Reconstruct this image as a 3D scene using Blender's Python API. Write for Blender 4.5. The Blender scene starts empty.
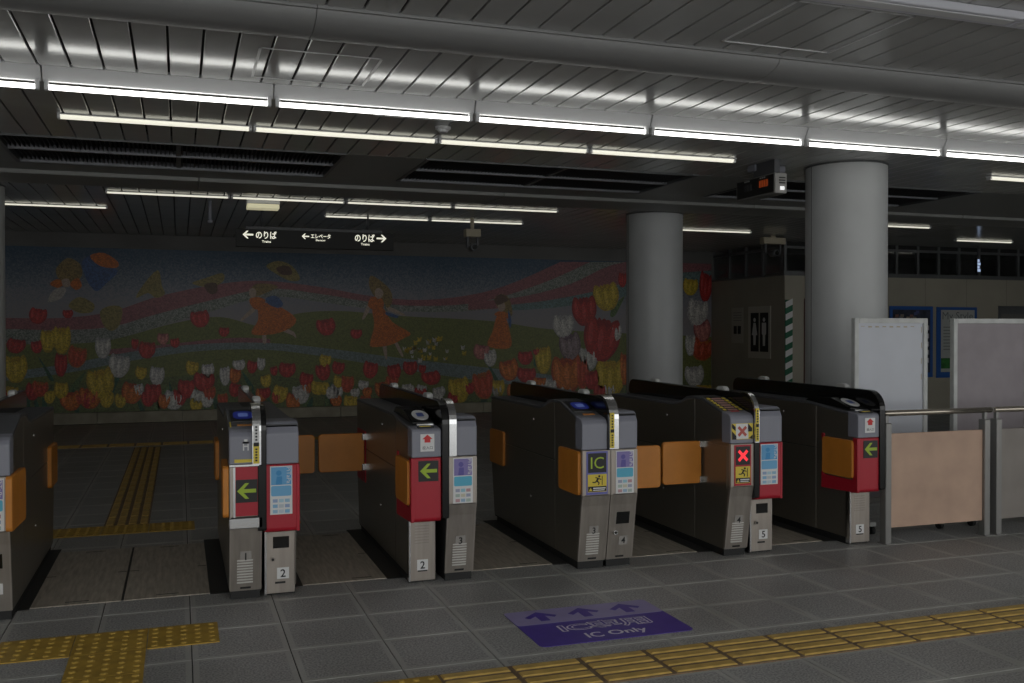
import bpy, bmesh, math, random
from mathutils import Vector, Matrix
random.seed(7)
scene = bpy.context.scene
COL = scene.collection

# ------------------------------------------------------------------ camera
FPX, PITCH, YAW, ROLL = 960.62, 0.010, 0.3333, -0.0007
CAM = Vector((-0.0447, -4.979, 1.3587))
_f = Vector((math.sin(YAW)*math.cos(PITCH), math.cos(YAW)*math.cos(PITCH), -math.sin(PITCH)))
_r0 = Vector((math.cos(YAW), -math.sin(YAW), 0))
_u0 = _r0.cross(_f)
_r = _r0*math.cos(ROLL) + _u0*math.sin(ROLL)
_u = -_r0*math.sin(ROLL) + _u0*math.cos(ROLL)
cd = bpy.data.cameras.new('camera'); cam = bpy.data.objects.new('camera', cd); COL.objects.link(cam)
cd.sensor_width = 36.0; cd.lens = FPX/1024*36; cd.clip_end = 200; cd.clip_start = .05
cam.matrix_world = Matrix(((_r.x, _u.x, -_f.x, CAM.x), (_r.y, _u.y, -_f.y, CAM.y), (_r.z, _u.z, -_f.z, CAM.z), (0, 0, 0, 1)))
scene.camera = cam

# ------------------------------------------------------------------ world (overcast daylight through an unseen opening, assumed behind the camera to light the front) and exposure
w = bpy.data.worlds.new('world'); scene.world = w; w.use_nodes = True
w.node_tree.nodes['Background'].inputs['Color'].default_value = (0.97, 0.985, 0.97, 1)
w.node_tree.nodes['Background'].inputs['Strength'].default_value = 1.42
vs = scene.view_settings
vs.view_transform = 'Standard'; vs.look = 'None'; vs.gamma = 1.0; vs.exposure = 0.0; vs.use_curve_mapping = False
TUBE_MAIN, TUBE_DIM = 4.0, 0.78

# ------------------------------------------------------------------ pixel helpers (1024 x 683)
def ray(px, py):
    return _r*((px-512)/FPX) - _u*((py-341.5)/FPX) + _f
def at_y(px, py, Y):
    d = ray(px, py); return CAM + d*((Y-CAM.y)/d.y)
def at_z(px, py, Z=0.0):
    d = ray(px, py); return CAM + d*((Z-CAM.z)/d.z)

# ------------------------------------------------------------------ materials
MATS = {}
def mat(name, col, rough=.5, metal=0.0, emit=None, strength=0.0, noise=0.0, nscale=40.0, bump=0.0, spec=.5, trans=0.0, coat=0.0, stretch=None):
    if name in MATS: return MATS[name]
    m = bpy.data.materials.new(name); m.use_nodes = True
    nt = m.node_tree; b = nt.nodes['Principled BSDF']
    c = (*col, 1)
    b.inputs['Base Color'].default_value = c
    b.inputs['Roughness'].default_value = rough; b.inputs['Metallic'].default_value = metal
    b.inputs['Specular IOR Level'].default_value = spec
    b.inputs['Transmission Weight'].default_value = trans
    b.inputs['Coat Weight'].default_value = coat
    if emit:
        b.inputs['Emission Color'].default_value = (*emit, 1); b.inputs['Emission Strength'].default_value = strength
    if noise or bump:
        tc = nt.nodes.new('ShaderNodeTexCoord'); n = nt.nodes.new('ShaderNodeTexNoise')
        n.inputs['Scale'].default_value = nscale; n.inputs['Detail'].default_value = 3
        if stretch:
            mp = nt.nodes.new('ShaderNodeMapping'); mp.inputs['Scale'].default_value = stretch
            nt.links.new(tc.outputs['Object'], mp.inputs['Vector']); nt.links.new(mp.outputs['Vector'], n.inputs['Vector'])
        else: nt.links.new(tc.outputs['Object'], n.inputs['Vector'])
        if noise:
            r = nt.nodes.new('ShaderNodeValToRGB')
            r.color_ramp.elements[0].position = .3; r.color_ramp.elements[1].position = .7
            r.color_ramp.elements[0].color = (*[max(0, x*(1-noise)) for x in col], 1)
            r.color_ramp.elements[1].color = (*[min(1, x*(1+noise)) for x in col], 1)
            nt.links.new(n.outputs['Fac'], r.inputs['Fac']); nt.links.new(r.outputs['Color'], b.inputs['Base Color'])
        if bump:
            bp = nt.nodes.new('ShaderNodeBump'); bp.inputs['Strength'].default_value = bump; bp.inputs['Distance'].default_value = .002
            nt.links.new(n.outputs['Fac'], bp.inputs['Height']); nt.links.new(bp.outputs['Normal'], b.inputs['Normal'])
    MATS[name] = m
    return m

def mosaic(name, col, var=.45, scale=60.0, col2=None):
    """small glass-and-stone tesserae: each cell its own shade of the colour"""
    key = 'mosaic_'+name
    if key in MATS: return MATS[key]
    m = bpy.data.materials.new(key); m.use_nodes = True
    nt = m.node_tree; b = nt.nodes['Principled BSDF']; b.inputs['Roughness'].default_value = .45
    tc = nt.nodes.new('ShaderNodeTexCoord'); v = nt.nodes.new('ShaderNodeTexVoronoi'); v.inputs['Scale'].default_value = scale
    nt.links.new(tc.outputs['Object'], v.inputs['Vector'])
    sep = nt.nodes.new('ShaderNodeSeparateColor'); nt.links.new(v.outputs['Color'], sep.inputs['Color'])
    r = nt.nodes.new('ShaderNodeValToRGB')
    c2 = col2 or tuple(min(1, x*(1+var)) for x in col)
    r.color_ramp.elements[0].color = (*[x*(1-var) for x in col], 1); r.color_ramp.elements[1].color = (*c2, 1)
    nt.links.new(sep.outputs['Red'], r.inputs['Fac']); nt.links.new(r.outputs['Color'], b.inputs['Base Color'])
    MATS[key] = m
    return m

# surfaces
def tile_material():
    m = bpy.data.materials.new('floor_tile'); m.use_nodes = True; nt = m.node_tree; b = nt.nodes['Principled BSDF']
    tc = nt.nodes.new('ShaderNodeTexCoord'); sp = nt.nodes.new('ShaderNodeSeparateXYZ'); 
    uv = nt.nodes.new('ShaderNodeUVMap'); uv.uv_map = 'tile'
    nt.links.new(uv.outputs['UV'], sp.inputs[0])
    def math_(op, a, bb=None):
        n = nt.nodes.new('ShaderNodeMath'); n.operation = op
        for i, v in enumerate((a, bb)):
            if v is None: continue
            if isinstance(v, (int, float)): n.inputs[i].default_value = v
            else: nt.links.new(v, n.inputs[i])
        return n.outputs[0]
    ax = math_('ABSOLUTE', math_('SUBTRACT', sp.outputs['X'], .5)); ay = math_('ABSOLUTE', math_('SUBTRACT', sp.outputs['Y'], .5))
    mx = math_('MAXIMUM', ax, ay)
    rim = math_('GREATER_THAN', mx, .435)
    geo = nt.nodes.new('ShaderNodeNewGeometry')
    sp1 = nt.nodes.new('ShaderNodeTexNoise'); sp1.inputs['Scale'].default_value = 110; sp1.inputs['Detail'].default_value = 2
    nt.links.new(geo.outputs['Position'], sp1.inputs['Vector'])
    lg = nt.nodes.new('ShaderNodeTexNoise'); lg.inputs['Scale'].default_value = 1.3; lg.inputs['Detail'].default_value = 4
    nt.links.new(geo.outputs['Position'], lg.inputs['Vector'])
    rp = nt.nodes.new('ShaderNodeValToRGB'); rp.color_ramp.elements[0].position = .40; rp.color_ramp.elements[1].position = .60
    rp.color_ramp.elements[0].color = (.25, .25, .25, 1); rp.color_ramp.elements[1].color = (.47, .468, .46, 1)
    nt.links.new(sp1.outputs['Fac'], rp.inputs['Fac'])
    mix = nt.nodes.new('ShaderNodeMixRGB'); mix.inputs[2].default_value = (.47, .47, .45, 1)
    nt.links.new(math_('MULTIPLY', rim, .8), mix.inputs[0]); nt.links.new(rp.outputs['Color'], mix.inputs[1])
    dirt = nt.nodes.new('ShaderNodeMixRGB'); dirt.blend_type = 'MULTIPLY'; dirt.inputs[0].default_value = 1
    rp2 = nt.nodes.new('ShaderNodeValToRGB'); rp2.color_ramp.elements[0].position = .3; rp2.color_ramp.elements[1].position = .65
    rp2.color_ramp.elements[0].color = (.72, .71, .69, 1); rp2.color_ramp.elements[1].color = (1, 1, 1, 1)
    nt.links.new(lg.outputs['Fac'], rp2.inputs['Fac'])
    nt.links.new(mix.outputs[0], dirt.inputs[1]); nt.links.new(rp2.outputs['Color'], dirt.inputs[2])
    nt.links.new(dirt.outputs[0], b.inputs['Base Color'])
    rr = math_('ADD', math_('MULTIPLY', lg.outputs['Fac'], .3), .36)
    nt.links.new(rr, b.inputs['Roughness'])
    bp = nt.nodes.new('ShaderNodeBump'); bp.inputs['Strength'].default_value = .25; bp.inputs['Distance'].default_value = .001
    nt.links.new(sp1.outputs['Fac'], bp.inputs['Height']); nt.links.new(bp.outputs['Normal'], b.inputs['Normal'])
    return m
M_TILE = tile_material()
M_GROUT = mat('grout', (.035, .034, .032), .9)
M_PLATE = mat('gate_floor_plate', (.36, .32, .265), .5, noise=.25, nscale=6, stretch=(9, 1, 1))
M_RUBBER = mat('black_rubber', (.025, .025, .024), .6)
M_PANEL = mat('ceiling_panel', (.48, .48, .475), .15, noise=.06, nscale=3, spec=.4)
M_COVE = mat('ceiling_cove', (.30, .30, .30), .45)
M_BEAM = mat('ceiling_beam', (.30, .30, .29), .5)
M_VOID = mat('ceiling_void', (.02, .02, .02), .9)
M_WALL = mat('wall_paint', (.16, .155, .15), .7, noise=.1, nscale=2)
M_BEIGE = mat('beige_wall', (.36, .335, .27), .6, noise=.06, nscale=2)
M_PLINTH = mat('stone_plinth', (.30, .27, .20), .55, noise=.2, nscale=5)
M_COLUMN = mat('column_paint', (.55, .56, .565), .38, noise=.04, nscale=3)
M_SIDE = mat('dark_polished_steel', (.23, .21, .18), .30, metal=.75)
M_CORE = mat('gate_core', (.02, .02, .02), .6)
M_GREY = mat('grey_plastic', (.24, .245, .29), .42)
M_GREYD = mat('dark_grey_plastic', (.085, .087, .095), .42)
M_STEEL = mat('brushed_steel', (.40, .355, .315), .36, metal=.6, noise=.1, nscale=30, stretch=(1, 1, .05))
M_STEELD = mat('worn_steel', (.34, .305, .27), .38, metal=.6, noise=.12, nscale=30, stretch=(1, 1, .05))
M_CHROME = mat('bright_steel', (.75, .75, .76), .2, metal=1.0)
M_RED = mat('red_plastic', (.42, .012, .028), .4)
M_ORANGE = mat('orange_flap', (.58, .215, .028), .45, noise=.08, nscale=8)
M_BLACKG = mat('black_gloss', (.008, .008, .008), .12)
M_BLACK = mat('black_matt', (.012, .012, .012), .6)
M_WHITE = mat('white_sticker', (.72, .72, .72), .5)
M_VIOLET = mat('violet_blue_panel', (.14, .145, .42), .4)
M_YEL = mat('yellow_sticker', (.72, .56, .06), .5)
M_SCREEN = mat('dark_screen', (.008, .008, .008), .3)
M_GREENLED = mat('green_led', (.25, .36, .02), .4, emit=(.40, .52, .03), strength=.10)
M_REDLED = mat('red_led', (.5, .02, .03), .4, emit=(1, .035, .05), strength=.85)
M_ORLED = mat('orange_led', (.28, .05, .015), .4, emit=(1, .16, .03), strength=.09)
M_BLUELED = mat('blue_display', (.02, .04, .3), .3, emit=(.03, .06, .75), strength=.045)
M_BLUELED2 = mat('pale_blue_display', (.2, .3, .7), .3, emit=(.2, .3, .9), strength=.09)
M_NUMGREY = mat('grey_number_plate', (.33, .31, .29), .5)
M_INK = mat('black_ink', (.012, .012, .014), .6)
M_REDINK = mat('red_ink', (.62, .03, .03), .5)
M_TBASE = mat('tactile_base', (.20, .135, .08), .65, noise=.25, nscale=20)
M_TBAR = mat('tactile_bar', (.56, .37, .10), .5, noise=.2, nscale=14)
M_TDOT = mat('tactile_dot_base', (.45, .28, .04), .55, noise=.2, nscale=12)
M_MATD = mat('indigo_mat', (.085, .05, .34), .5, noise=.08, nscale=10)
M_MATL = mat('lilac_mat', (.33, .29, .52), .5, noise=.06, nscale=10)
M_MATINK = mat('mat_lettering', (.78, .74, .86), .5)
M_TUBE = mat('lit_tube', (.9, .9, .9), .4, emit=(1.0, 1.0, .95), strength=TUBE_MAIN)
M_TUBEW = mat('warm_dim_tube', (.8, .8, .75), .4, emit=(1.0, .97, .80), strength=TUBE_DIM)
M_BATTEN = mat('lamp_batten', (.72, .72, .73), .35)
M_LAMPOFF = mat('unlit_lamp_white', (.62, .62, .68), .4)
M_FENCE = mat('fence_board', (.51, .345, .255), .55, noise=.1, nscale=5)
M_FENCE2 = mat('grey_fence_board', (.24, .215, .195), .5, noise=.1, nscale=5)
M_BOARDW = mat('whiteboard', (.54, .56, .62), .3, noise=.05, nscale=3)
M_BOARDG = mat('mauve_board', (.32, .285, .305), .6, noise=.08, nscale=6)
M_FRAME = mat('board_frame', (.55, .56, .55), .4, noise=.1, nscale=12)
M_POLE = mat('rail_steel', (.50, .45, .38), .25, metal=.85)
M_POST = mat('post_steel', (.26, .255, .245), .4, metal=.5)
M_GLASS = mat('dark_glass', (.85, .9, .9), .03, trans=1.0)
M_MULL = mat('dark_mullion', (.14, .145, .15), .4, metal=.3)
M_GREENS = mat('green_stripe', (.01, .12, .06), .5)
M_BLUEF = mat('blue_poster_frame', (.02, .10, .36), .4)
M_SIGNW = mat('sign_letter', (.8, .8, .7), .5, emit=(1, .97, .8), strength=.75)
M_BROWN = mat('brown_trim', (.16, .06, .05), .5)
M_TAN = mat('tan_housing', (.42, .37, .27), .5)

# ------------------------------------------------------------------ mesh helpers
class MB:
    def __init__(s): s.v = []; s.f = []; s.m = []; s.smooth = []
    def add(s, vs, fs, mi=0, sm=False):
        o = len(s.v); s.v += [tuple(v) for v in vs]
        for f in fs: s.f.append([o+i for i in f]); s.m.append(mi); s.smooth.append(sm)
        return s
    def box(s, x0, x1, y0, y1, z0, z1, mi=0):
        v = [(x0,y0,z0),(x1,y0,z0),(x1,y1,z0),(x0,y1,z0),(x0,y0,z1),(x1,y0,z1),(x1,y1,z1),(x0,y1,z1)]
        return s.add(v, [(0,3,2,1),(4,5,6,7),(0,1,5,4),(1,2,6,5),(2,3,7,6),(3,0,4,7)], mi)
    def prism_x(s, yz, x0, x1, mi=0):
        n = len(yz); v = [(x0,a,b) for a,b in yz]+[(x1,a,b) for a,b in yz]
        return s.add(v, [list(range(n)), list(range(2*n-1,n-1,-1))]+[(i,i+n,(i+1)%n+n,(i+1)%n) for i in range(n)], mi)
    def prism_y(s, xz, y0, y1, mi=0):
        n = len(xz); v = [(a,y0,b) for a,b in xz]+[(a,y1,b) for a,b in xz]
        return s.add(v, [list(range(n)), list(range(2*n-1,n-1,-1))]+[(i,i+n,(i+1)%n+n,(i+1)%n) for i in range(n)], mi)
    def prism_z(s, xy, z0, z1, mi=0):
        n = len(xy); v = [(a,b,z0) for a,b in xy]+[(a,b,z1) for a,b in xy]
        return s.add(v, [list(range(n)), list(range(2*n-1,n-1,-1))]+[(i,i+n,(i+1)%n+n,(i+1)%n) for i in range(n)], mi)
    def cyl(s, c, axis, r, l, n=16, mi=0, r2=None):
        """axis 0,1,2; c = start centre"""
        r2 = r if r2 is None else r2
        a, b = [(1,2),(2,0),(0,1)][axis]
        v = []
        for k, rr in ((0, r), (l, r2)):
            for i in range(n):
                t = 2*math.pi*i/n; p = list(c); p[axis] += k; p[a] += rr*math.cos(t); p[b] += rr*math.sin(t); v.append(p)
        o = len(s.v); s.v += [tuple(p) for p in v]
        for i in range(n): s.f.append([o+i,o+(i+1)%n,o+(i+1)%n+n,o+i+n]); s.m.append(mi); s.smooth.append(True)
        s.f.append([o+n-1-i for i in range(n)]); s.m.append(mi); s.smooth.append(False)
        s.f.append([o+n+i for i in range(n)]); s.m.append(mi); s.smooth.append(False)
        return s
    def mesh(s, name, mats, bevel=0.0, seg=2):
        me = bpy.data.meshes.new(name); me.from_pydata(s.v, [], s.f)
        ms = mats if isinstance(mats, (list, tuple)) else [mats]
        for m in ms: me.materials.append(m)
        me.polygons.foreach_set('material_index', s.m); me.polygons.foreach_set('use_smooth', s.smooth)
        bm = bmesh.new(); bm.from_mesh(me)
        bmesh.ops.recalc_face_normals(bm, faces=bm.faces[:])
        if bevel:
            es = [e for e in bm.edges if len(e.link_faces) == 2 and e.calc_face_angle(0) > .4]
            bmesh.ops.bevel(bm, geom=es, offset=bevel, segments=seg, profile=.5, affect='EDGES', clamp_overlap=True)
        bm.to_mesh(me); bm.free(); me.update()
        return me
    def build(s, name, mats, parent=None, bevel=0.0, seg=2, loc=None):
        return link(name, s.mesh(name, mats, bevel, seg), parent, loc)
def link(name, me, parent=None, loc=None):
    o = bpy.data.objects.new(name, me); COL.objects.link(o)
    if parent is not None: o.parent = parent
    if loc is not None: o.location = loc
    return o
def tag(o, label, cat, group=None):
    o['label'] = label; o['category'] = cat
    if group: o['group'] = group
    return o
def thing(name, label, cat, loc=(0,0,0), group=None):
    o = bpy.data.objects.new(name, None); COL.objects.link(o); o.location = loc; o.empty_display_size = .1
    return tag(o, label, cat, group)
def struct(o): o['kind'] = 'structure'; return o
def box(name, m, parent, x0, x1, y0, y1, z0, z1, bevel=0.0): return MB().box(x0,x1,y0,y1,z0,z1).build(name, m, parent, bevel)

def spline(pts, n=4, closed=True):
    out = []; N = len(pts)
    for i in range(N if closed else N-1):
        p0, p1, p2, p3 = (pts[(i+k-1) % N] for k in range(4)) if closed else (pts[max(0,min(N-1,i+k-1))] for k in range(4))
        for j in range(n):
            t = j/n; t2 = t*t; t3 = t2*t
            out.append(tuple(.5*((2*b)+(-a+c)*t+(2*a-5*b+4*c-d)*t2+(-a+3*b-3*c+d)*t3) for a,b,c,d in zip(p0,p1,p2,p3)))
    if not closed: out.append(pts[-1])
    return out
def rrect(x0, x1, z0, z1, r, n=4):
    o = []
    for cx, cz, a0 in ((x1-r,z1-r,0),(x0+r,z1-r,90),(x0+r,z0+r,180),(x1-r,z0+r,270)):
        for i in range(n+1):
            a = math.radians(a0+90*i/n); o.append((cx+r*math.cos(a), cz+r*math.sin(a)))
    return o

# lettering: outline of the built-in font turned into flat meshes
_tc = {}
def glyphs(body, bold=0.0):
    if (body, bold) in _tc: return _tc[(body, bold)]
    cu = bpy.data.curves.new('lettering', 'FONT'); cu.body = body; cu.align_x = 'CENTER'; cu.align_y = 'CENTER'; cu.size = 1; cu.resolution_u = 3; cu.offset = bold
    ob = bpy.data.objects.new('lettering', cu); COL.objects.link(ob)
    dg = bpy.context.evaluated_depsgraph_get(); dg.update()
    me = bpy.data.meshes.new_from_object(ob.evaluated_get(dg))
    vs_ = [v.co.copy() for v in me.vertices]; fs = [list(p.vertices) for p in me.polygons]
    bpy.data.objects.remove(ob); bpy.data.curves.remove(cu); bpy.data.meshes.remove(me)
    if vs_:
        x0 = min(v.x for v in vs_); x1 = max(v.x for v in vs_); y0 = min(v.y for v in vs_); y1 = max(v.y for v in vs_)
        vs_ = [((v.x-(x0+x1)/2), (v.y-(y0+y1)/2)) for v in vs_]
        r = (vs_, fs, x1-x0, y1-y0)
    else: r = ([], [], 1, 1)
    _tc[(body, bold)] = r
    return r
def lettering(body, w_, h_, fmap, m, parent, name='lettering', rot=0, bold=0.0):
    """fmap(u, v) -> 3D; text stretched to w_ x h_; rot in quarter turns"""
    vs_, fs, _, _ = glyphs(body, bold)
    tw, th = glyphs(body)[2:]
    out = []
    for u, v in vs_:
        a, b = u/tw*w_, v/th*h_
        for _ in range(rot % 4): a, b = -b, a
        out.append(fmap(a, b))
    me = bpy.data.meshes.new(name); me.from_pydata(out, [], fs); me.materials.append(m); me.update()
    return link(name, me, parent)

# ================================================================== STRUCTURE
ZC = 2.83
# ---- floor
floor = struct(box('floor', M_GROUT, None, -6.0, 15.5, -11.0, 10.62, -.12, -.006))
T = .4
tile_me = MB().box(-T/2+.0022, T/2-.0022, -T/2+.0022, T/2-.0022, -.012, 0).mesh('tile', M_TILE, .0015, 1)
def add_uv(me, w_):
    l = me.uv_layers.new(name='tile')
    for p in me.polygons:
        for li in p.loop_indices:
            c = me.vertices[me.loops[li].vertex_index].co; l.data[li].uv = (c.x/w_+.5, c.y/w_+.5)
add_uv(tile_me, T)
PLATE_Y0, PLATE_Y1 = .24, 1.50
cells = []
for i in range(-15, 39):
    for j in range(-28, 27):
        cx, cy = T*i+T/2, -T*j-T/2      # joints at multiples of T (y measured in the photograph's tile rows)
        cy = T*j+T/2
        if cx < -5.9 or cx > 15.4 or cy < -10.8 or cy > 10.5: continue
        d = Vector((cx, cy, 0))-CAM; dep = d.dot(_f); ok = False
        if dep > .5:
            px = 512+FPX*d.dot(_r)/dep; py = 341.5-FPX*d.dot(_u)/dep
            ok = -60 < px < 1084 and py < 740
        cells.append((cx, cy, dep if ok else 1e9))
cells.sort(key=lambda c: c[2])
near = [c for c in cells[:290] if c[2] < 1e8]; far = cells[len(near):]
for cx, cy, _ in near:
    link('tile', tile_me, floor, (cx, cy, random.uniform(-.0006, .0003)))
fm = MB()
for cx, cy, _ in far: fm.box(cx-T/2+.0022, cx+T/2-.0022, cy-T/2+.0022, cy+T/2-.0022, -.012, 0)
fo = fm.build('tile_field', M_TILE, floor); fo['kind'] = 'stuff'
l = fo.data.uv_layers.new(name='tile')
for p in fo.data.polygons:
    for li in p.loop_indices:
        c = fo.data.vertices[fo.data.loops[li].vertex_index].co; l.data[li].uv = ((c.x/T) % 1.0, (c.y/T) % 1.0)

GX = [-1.13, .19, 1.12, 2.10, 3.06, 3.98]        # left sides of the six gates
GW = .335
# steel plates in the gate lanes, black strips along the cabinets
lanes = [(GX[k]+GW, GX[k+1]) for k in range(5)]
def floor_plate(x0, x1, y0, y1):
    MB().box(x0, x1, y0, y1, -.004, .004).build('floor_plate', M_PLATE, floor, .0015, 1)
def slot(x0, x1, y0, y1): MB().box(x0, x1, y0, y1, .0035, .005).build('plate_slot', M_RUBBER, floor)
for k, (a, b) in enumerate(lanes):
    l0, l1 = a+.05, b-.09
    MB().box(a-.02, l0, PLATE_Y0-.02, PLATE_Y1+.1, -.004, .003).build('rubber_strip', M_RUBBER, floor)
    MB().box(l1, b+.02, PLATE_Y0-.02, PLATE_Y1+.1, -.004, .003).build('rubber_strip', M_RUBBER, floor)
    mid = (l0+l1)/2
    spans = [(l0, mid-.006), (mid+.006, l1)] if k == 0 else [(l0, l1)]
    if k == 0: slot(mid-.0055, mid+.0055, PLATE_Y0, PLATE_Y1)
    for p, q in spans:
        floor_plate(p, q, PLATE_Y0, PLATE_Y1)
        c = (p+q)/2 if k == 0 else q-.13
        slot(c-.055, c+.055, PLATE_Y0+.045, PLATE_Y0+.055); slot(c-.055, c+.055, PLATE_Y1-.055, PLATE_Y1-.045)
        slot(q-.05, q-.002, .86, .868); slot(p+.002, p+.05, .86, .868)

# ---- ceiling
ceiling = struct(box('ceiling', M_VOID, None, -6.0, 15.5, -5.7, 10.62, 2.97, 3.1))  # ends just behind the camera, leaving the assumed opening for front daylight
PP = .17
def panels(y0, y1, xa, xb, phase=0.0, z=ZC):
    me = MB().box(-PP/2+.006, PP/2-.006, y0, y1, z, z+.02).mesh('ceiling_panel', M_PANEL, .003, 1)
    k0 = math.floor((xa-phase)/PP); k1 = math.ceil((xb-phase)/PP)
    for k in range(k0, k1): link('ceiling_panel', me, ceiling, (phase+PP*(k+.5), 0, 0))
    X0, X1 = phase+PP*k0, phase+PP*k1
    for p, q in ((-6.0, X0), (X1, 15.5)):
        if q-p > .02: MB().box(p, q-.004, y0, y1, z, z+.02).build('ceiling_panel_wide', M_PANEL, ceiling)
PH = -.775
panels(-3.0, -.60, .4, 6.2, PH)
panels(-.13, .885, -1.6, 7.4, PH)
panels(.955, 2.98, -2.0, 9.6, PH)
panels(5.32, 10.55, -3.2, 10.4, PH)
MB().box(-6, 15.5, -5.7, -3.004, ZC, ZC+.02).build('ceiling_panel_wide', M_PANEL, ceiling)
MB().box(-6, 15.5, .886, .954, ZC+.005, ZC+.02).build('lamp_channel', M_BATTEN, ceiling)
VENTS = [(-1.36, 1.27), (1.95, 4.58), (5.35, 7.95)]
xs = [-6.0]+[v for p in VENTS for v in p]+[15.5]
for p, q in zip(xs[0::2], xs[1::2]):
    MB().box(p, q, 2.985, 4.24, ZC, ZC+.02).build('ceiling_infill', M_BEAM, ceiling)
MB().box(-6, 15.5, 4.245, 4.66, ZC, ZC+.02).build('ceiling_infill', M_BEAM, ceiling)
for k in range(7):
    MB().box(-6+3.07*k, -6+3.07*(k+1)-.006, 4.67, 5.31, ZC-.035, ZC+.02).build('beam_cover', M_BEAM, ceiling, .006, 1)
for k in range(9):      # rounded cove running across the ceiling
    x0 = .55+2.45*(k-2) if k else -5.98; xe = .55+2.45*(k-1)-.003
    pr = [(-.595, ZC+.02), (-.595, ZC-.012)]+[(-.385-.19*math.cos(math.pi*i/12), ZC-.012-.062*math.sin(math.pi*i/12)) for i in range(13)]+[(-.14, ZC-.012), (-.14, ZC+.02)]
    o = MB().prism_x(pr, x0, min(xe, 15.5)).build('ceiling_cove', M_COVE, ceiling)
    for p in o.data.polygons: p.use_smooth = len(p.vertices) == 4
    if hasattr(o.data, 'set_sharp_from_angle'): o.data.set_sharp_from_angle(angle=.7)
def access_panel(x0, x1, y0, y1):
    for a in ((x0, x1, y0, y0+.008), (x0, x1, y1-.008, y1), (x0, x0+.014, y0, y1), (x1-.014, x1, y0, y1)):
        MB().box(a[0], a[1], a[2], a[3], ZC-.004, ZC+.001).build('hatch_edge', M_BATTEN, ceiling)
access_panel(.35, 1.0, .15, .75); access_panel(2.55, 3.2, -1.35, -.72); access_panel(1.2, 1.8, 1.15, 1.5)

# ---- walls
YB = 10.6
wall_back = struct(box('wall_back', M_WALL, None, -6.0, 15.5, YB, YB+.15, 0, 2.97))
wall_left = struct(box('wall_left', M_WALL, None, -6.15, -6.0, -5.7, YB+.15, 0, 2.97))
XB, YF, ZB = 9.26, 8.34, 2.275
wall_right = struct(box('wall_right', M_BEIGE, None, XB, 15.5, YF, YF+.12, 0, ZB))
wall_side = struct(box('wall_washroom', M_BEIGE, None, XB, XB+.12, YF+.121, YB-.001, 0, ZB))
wall_end = struct(box('wall_far_right', M_WALL, None, 15.5, 15.65, -5.7, YB+.15, 0, 2.97))
for x0, x1 in ((XB-.02, 15.5),): box('wall_cap', M_MULL, wall_right, x0, x1, YF-.02, YF+.12, ZB, ZB+.03)
box('wall_cap', M_MULL, wall_side, XB-.02, XB+.12, YF+.121, YB-.001, ZB, ZB+.03)
for k in range(12):
    xk = 10.3+.9*k
    if xk < 15.4: box('panel_joint', mat('joint_dark', (.2, .185, .15), .7), wall_right, xk, xk+.006, YF-.0015, YF, 0, ZB)  # thin darker joint lines between the wall panels
trim = struct(MB().build('trim_1', M_PLINTH))
bx = -6.0
while bx < XB:
    e = min(bx+1.2, XB); MB().box(bx, e-.004, YB-.12, YB-.002, 0, .165).build('plinth_stone', M_PLINTH, trim, .004, 1); bx = e

# ---- clerestory windows over the washroom block
win1 = struct(MB().build('window_1', M_MULL)); win2 = struct(MB().build('window_2', M_MULL))
fx = [XB+.005+.447*k for k in range(14)]
for k, x in enumerate(fx):
    box('mullion', M_MULL, win1, x, x+.045, YF+.02, YF+.08, ZB+.03, ZC)
    if k < 13: box('pane', M_GLASS, win1, x+.045, x+.447, YF+.045, YF+.053, ZB+.07, 2.72)
box('rail', M_MULL, win1, XB, 15.5, YF+.015, YF+.085, 2.72, 2.76); box('rail', M_MULL, win1, XB, 15.5, YF+.015, YF+.085, ZB+.03, ZB+.07)
box('head_panel', M_VOID, win1, XB, 15.5, YF+.04, YF+.06, 2.76, ZC)
for k in range(5):
    y = YF+.12+.53*k
    box('mullion', M_MULL, win2, XB+.02, XB+.08, y, y+.045, ZB+.03, ZC)
    if k < 4: box('pane', M_GLASS, win2, XB+.045, XB+.053, y+.045, y+.53, ZB+.07, 2.72)
box('rail', M_MULL, win2, XB+.015, XB+.085, YF+.12, YB, 2.72, 2.76)
MB().box(XB+.6, 15.4, YF+.5, YB-.05, 0, 2.2).build('dark_room_fill', M_VOID, wall_right)  # black block, its colour standing in for the unlit room behind the panes

# ---- columns
def column(x, y, label):
    t = thing('round_column', label, 'column', (x, y, 0))
    R = .35; n = 64; g = 27
    prof = []
    for i in range(n):
        a = math.radians(215)+2*math.pi*i/n
        prof.append((R*math.cos(a), R*math.sin(a)))
    m = MB(); v = [(a, b, .1) for a, b in prof]+[(a, b, ZC-.012) for a, b in prof]
    m.add(v, [(i, (i+1) % n, (i+1) % n+n, i+n) for i in range(n)], 0, True); m.add(v, [list(range(n-1, -1, -1)), list(range(n, 2*n))], 0)
    m.build('shaft', M_COLUMN, t)
    a = math.radians(176); c = (math.cos(a), math.sin(a))
    MB().box(-.003, .003, -.003, .003, .1, ZC-.012).build('seam', mat('column_seam', (.13, .13, .13), .6), t, loc=(c[0]*R*.9995, c[1]*R*.9995, 0))
    MB().cyl((0,0,ZC-.014), 2, R+.012, .012, 48).build('ceiling_ring', M_MULL, t)
    MB().cyl((0,0,0), 2, R+.008, .1, 48).build('skirting', M_MULL, t)
column(5.60, 2.18, 'thick pale grey round column just behind the rightmost ticket gate')
column(5.60, 5.85, 'thick pale grey round column in front of the tulip mural')
lc = at_y(5, 300, 5.85)
column(lc.x-.35*math.cos(.02)-.0, 5.85, 'pale round column cut off by the left edge, in front of the mural')

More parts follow.
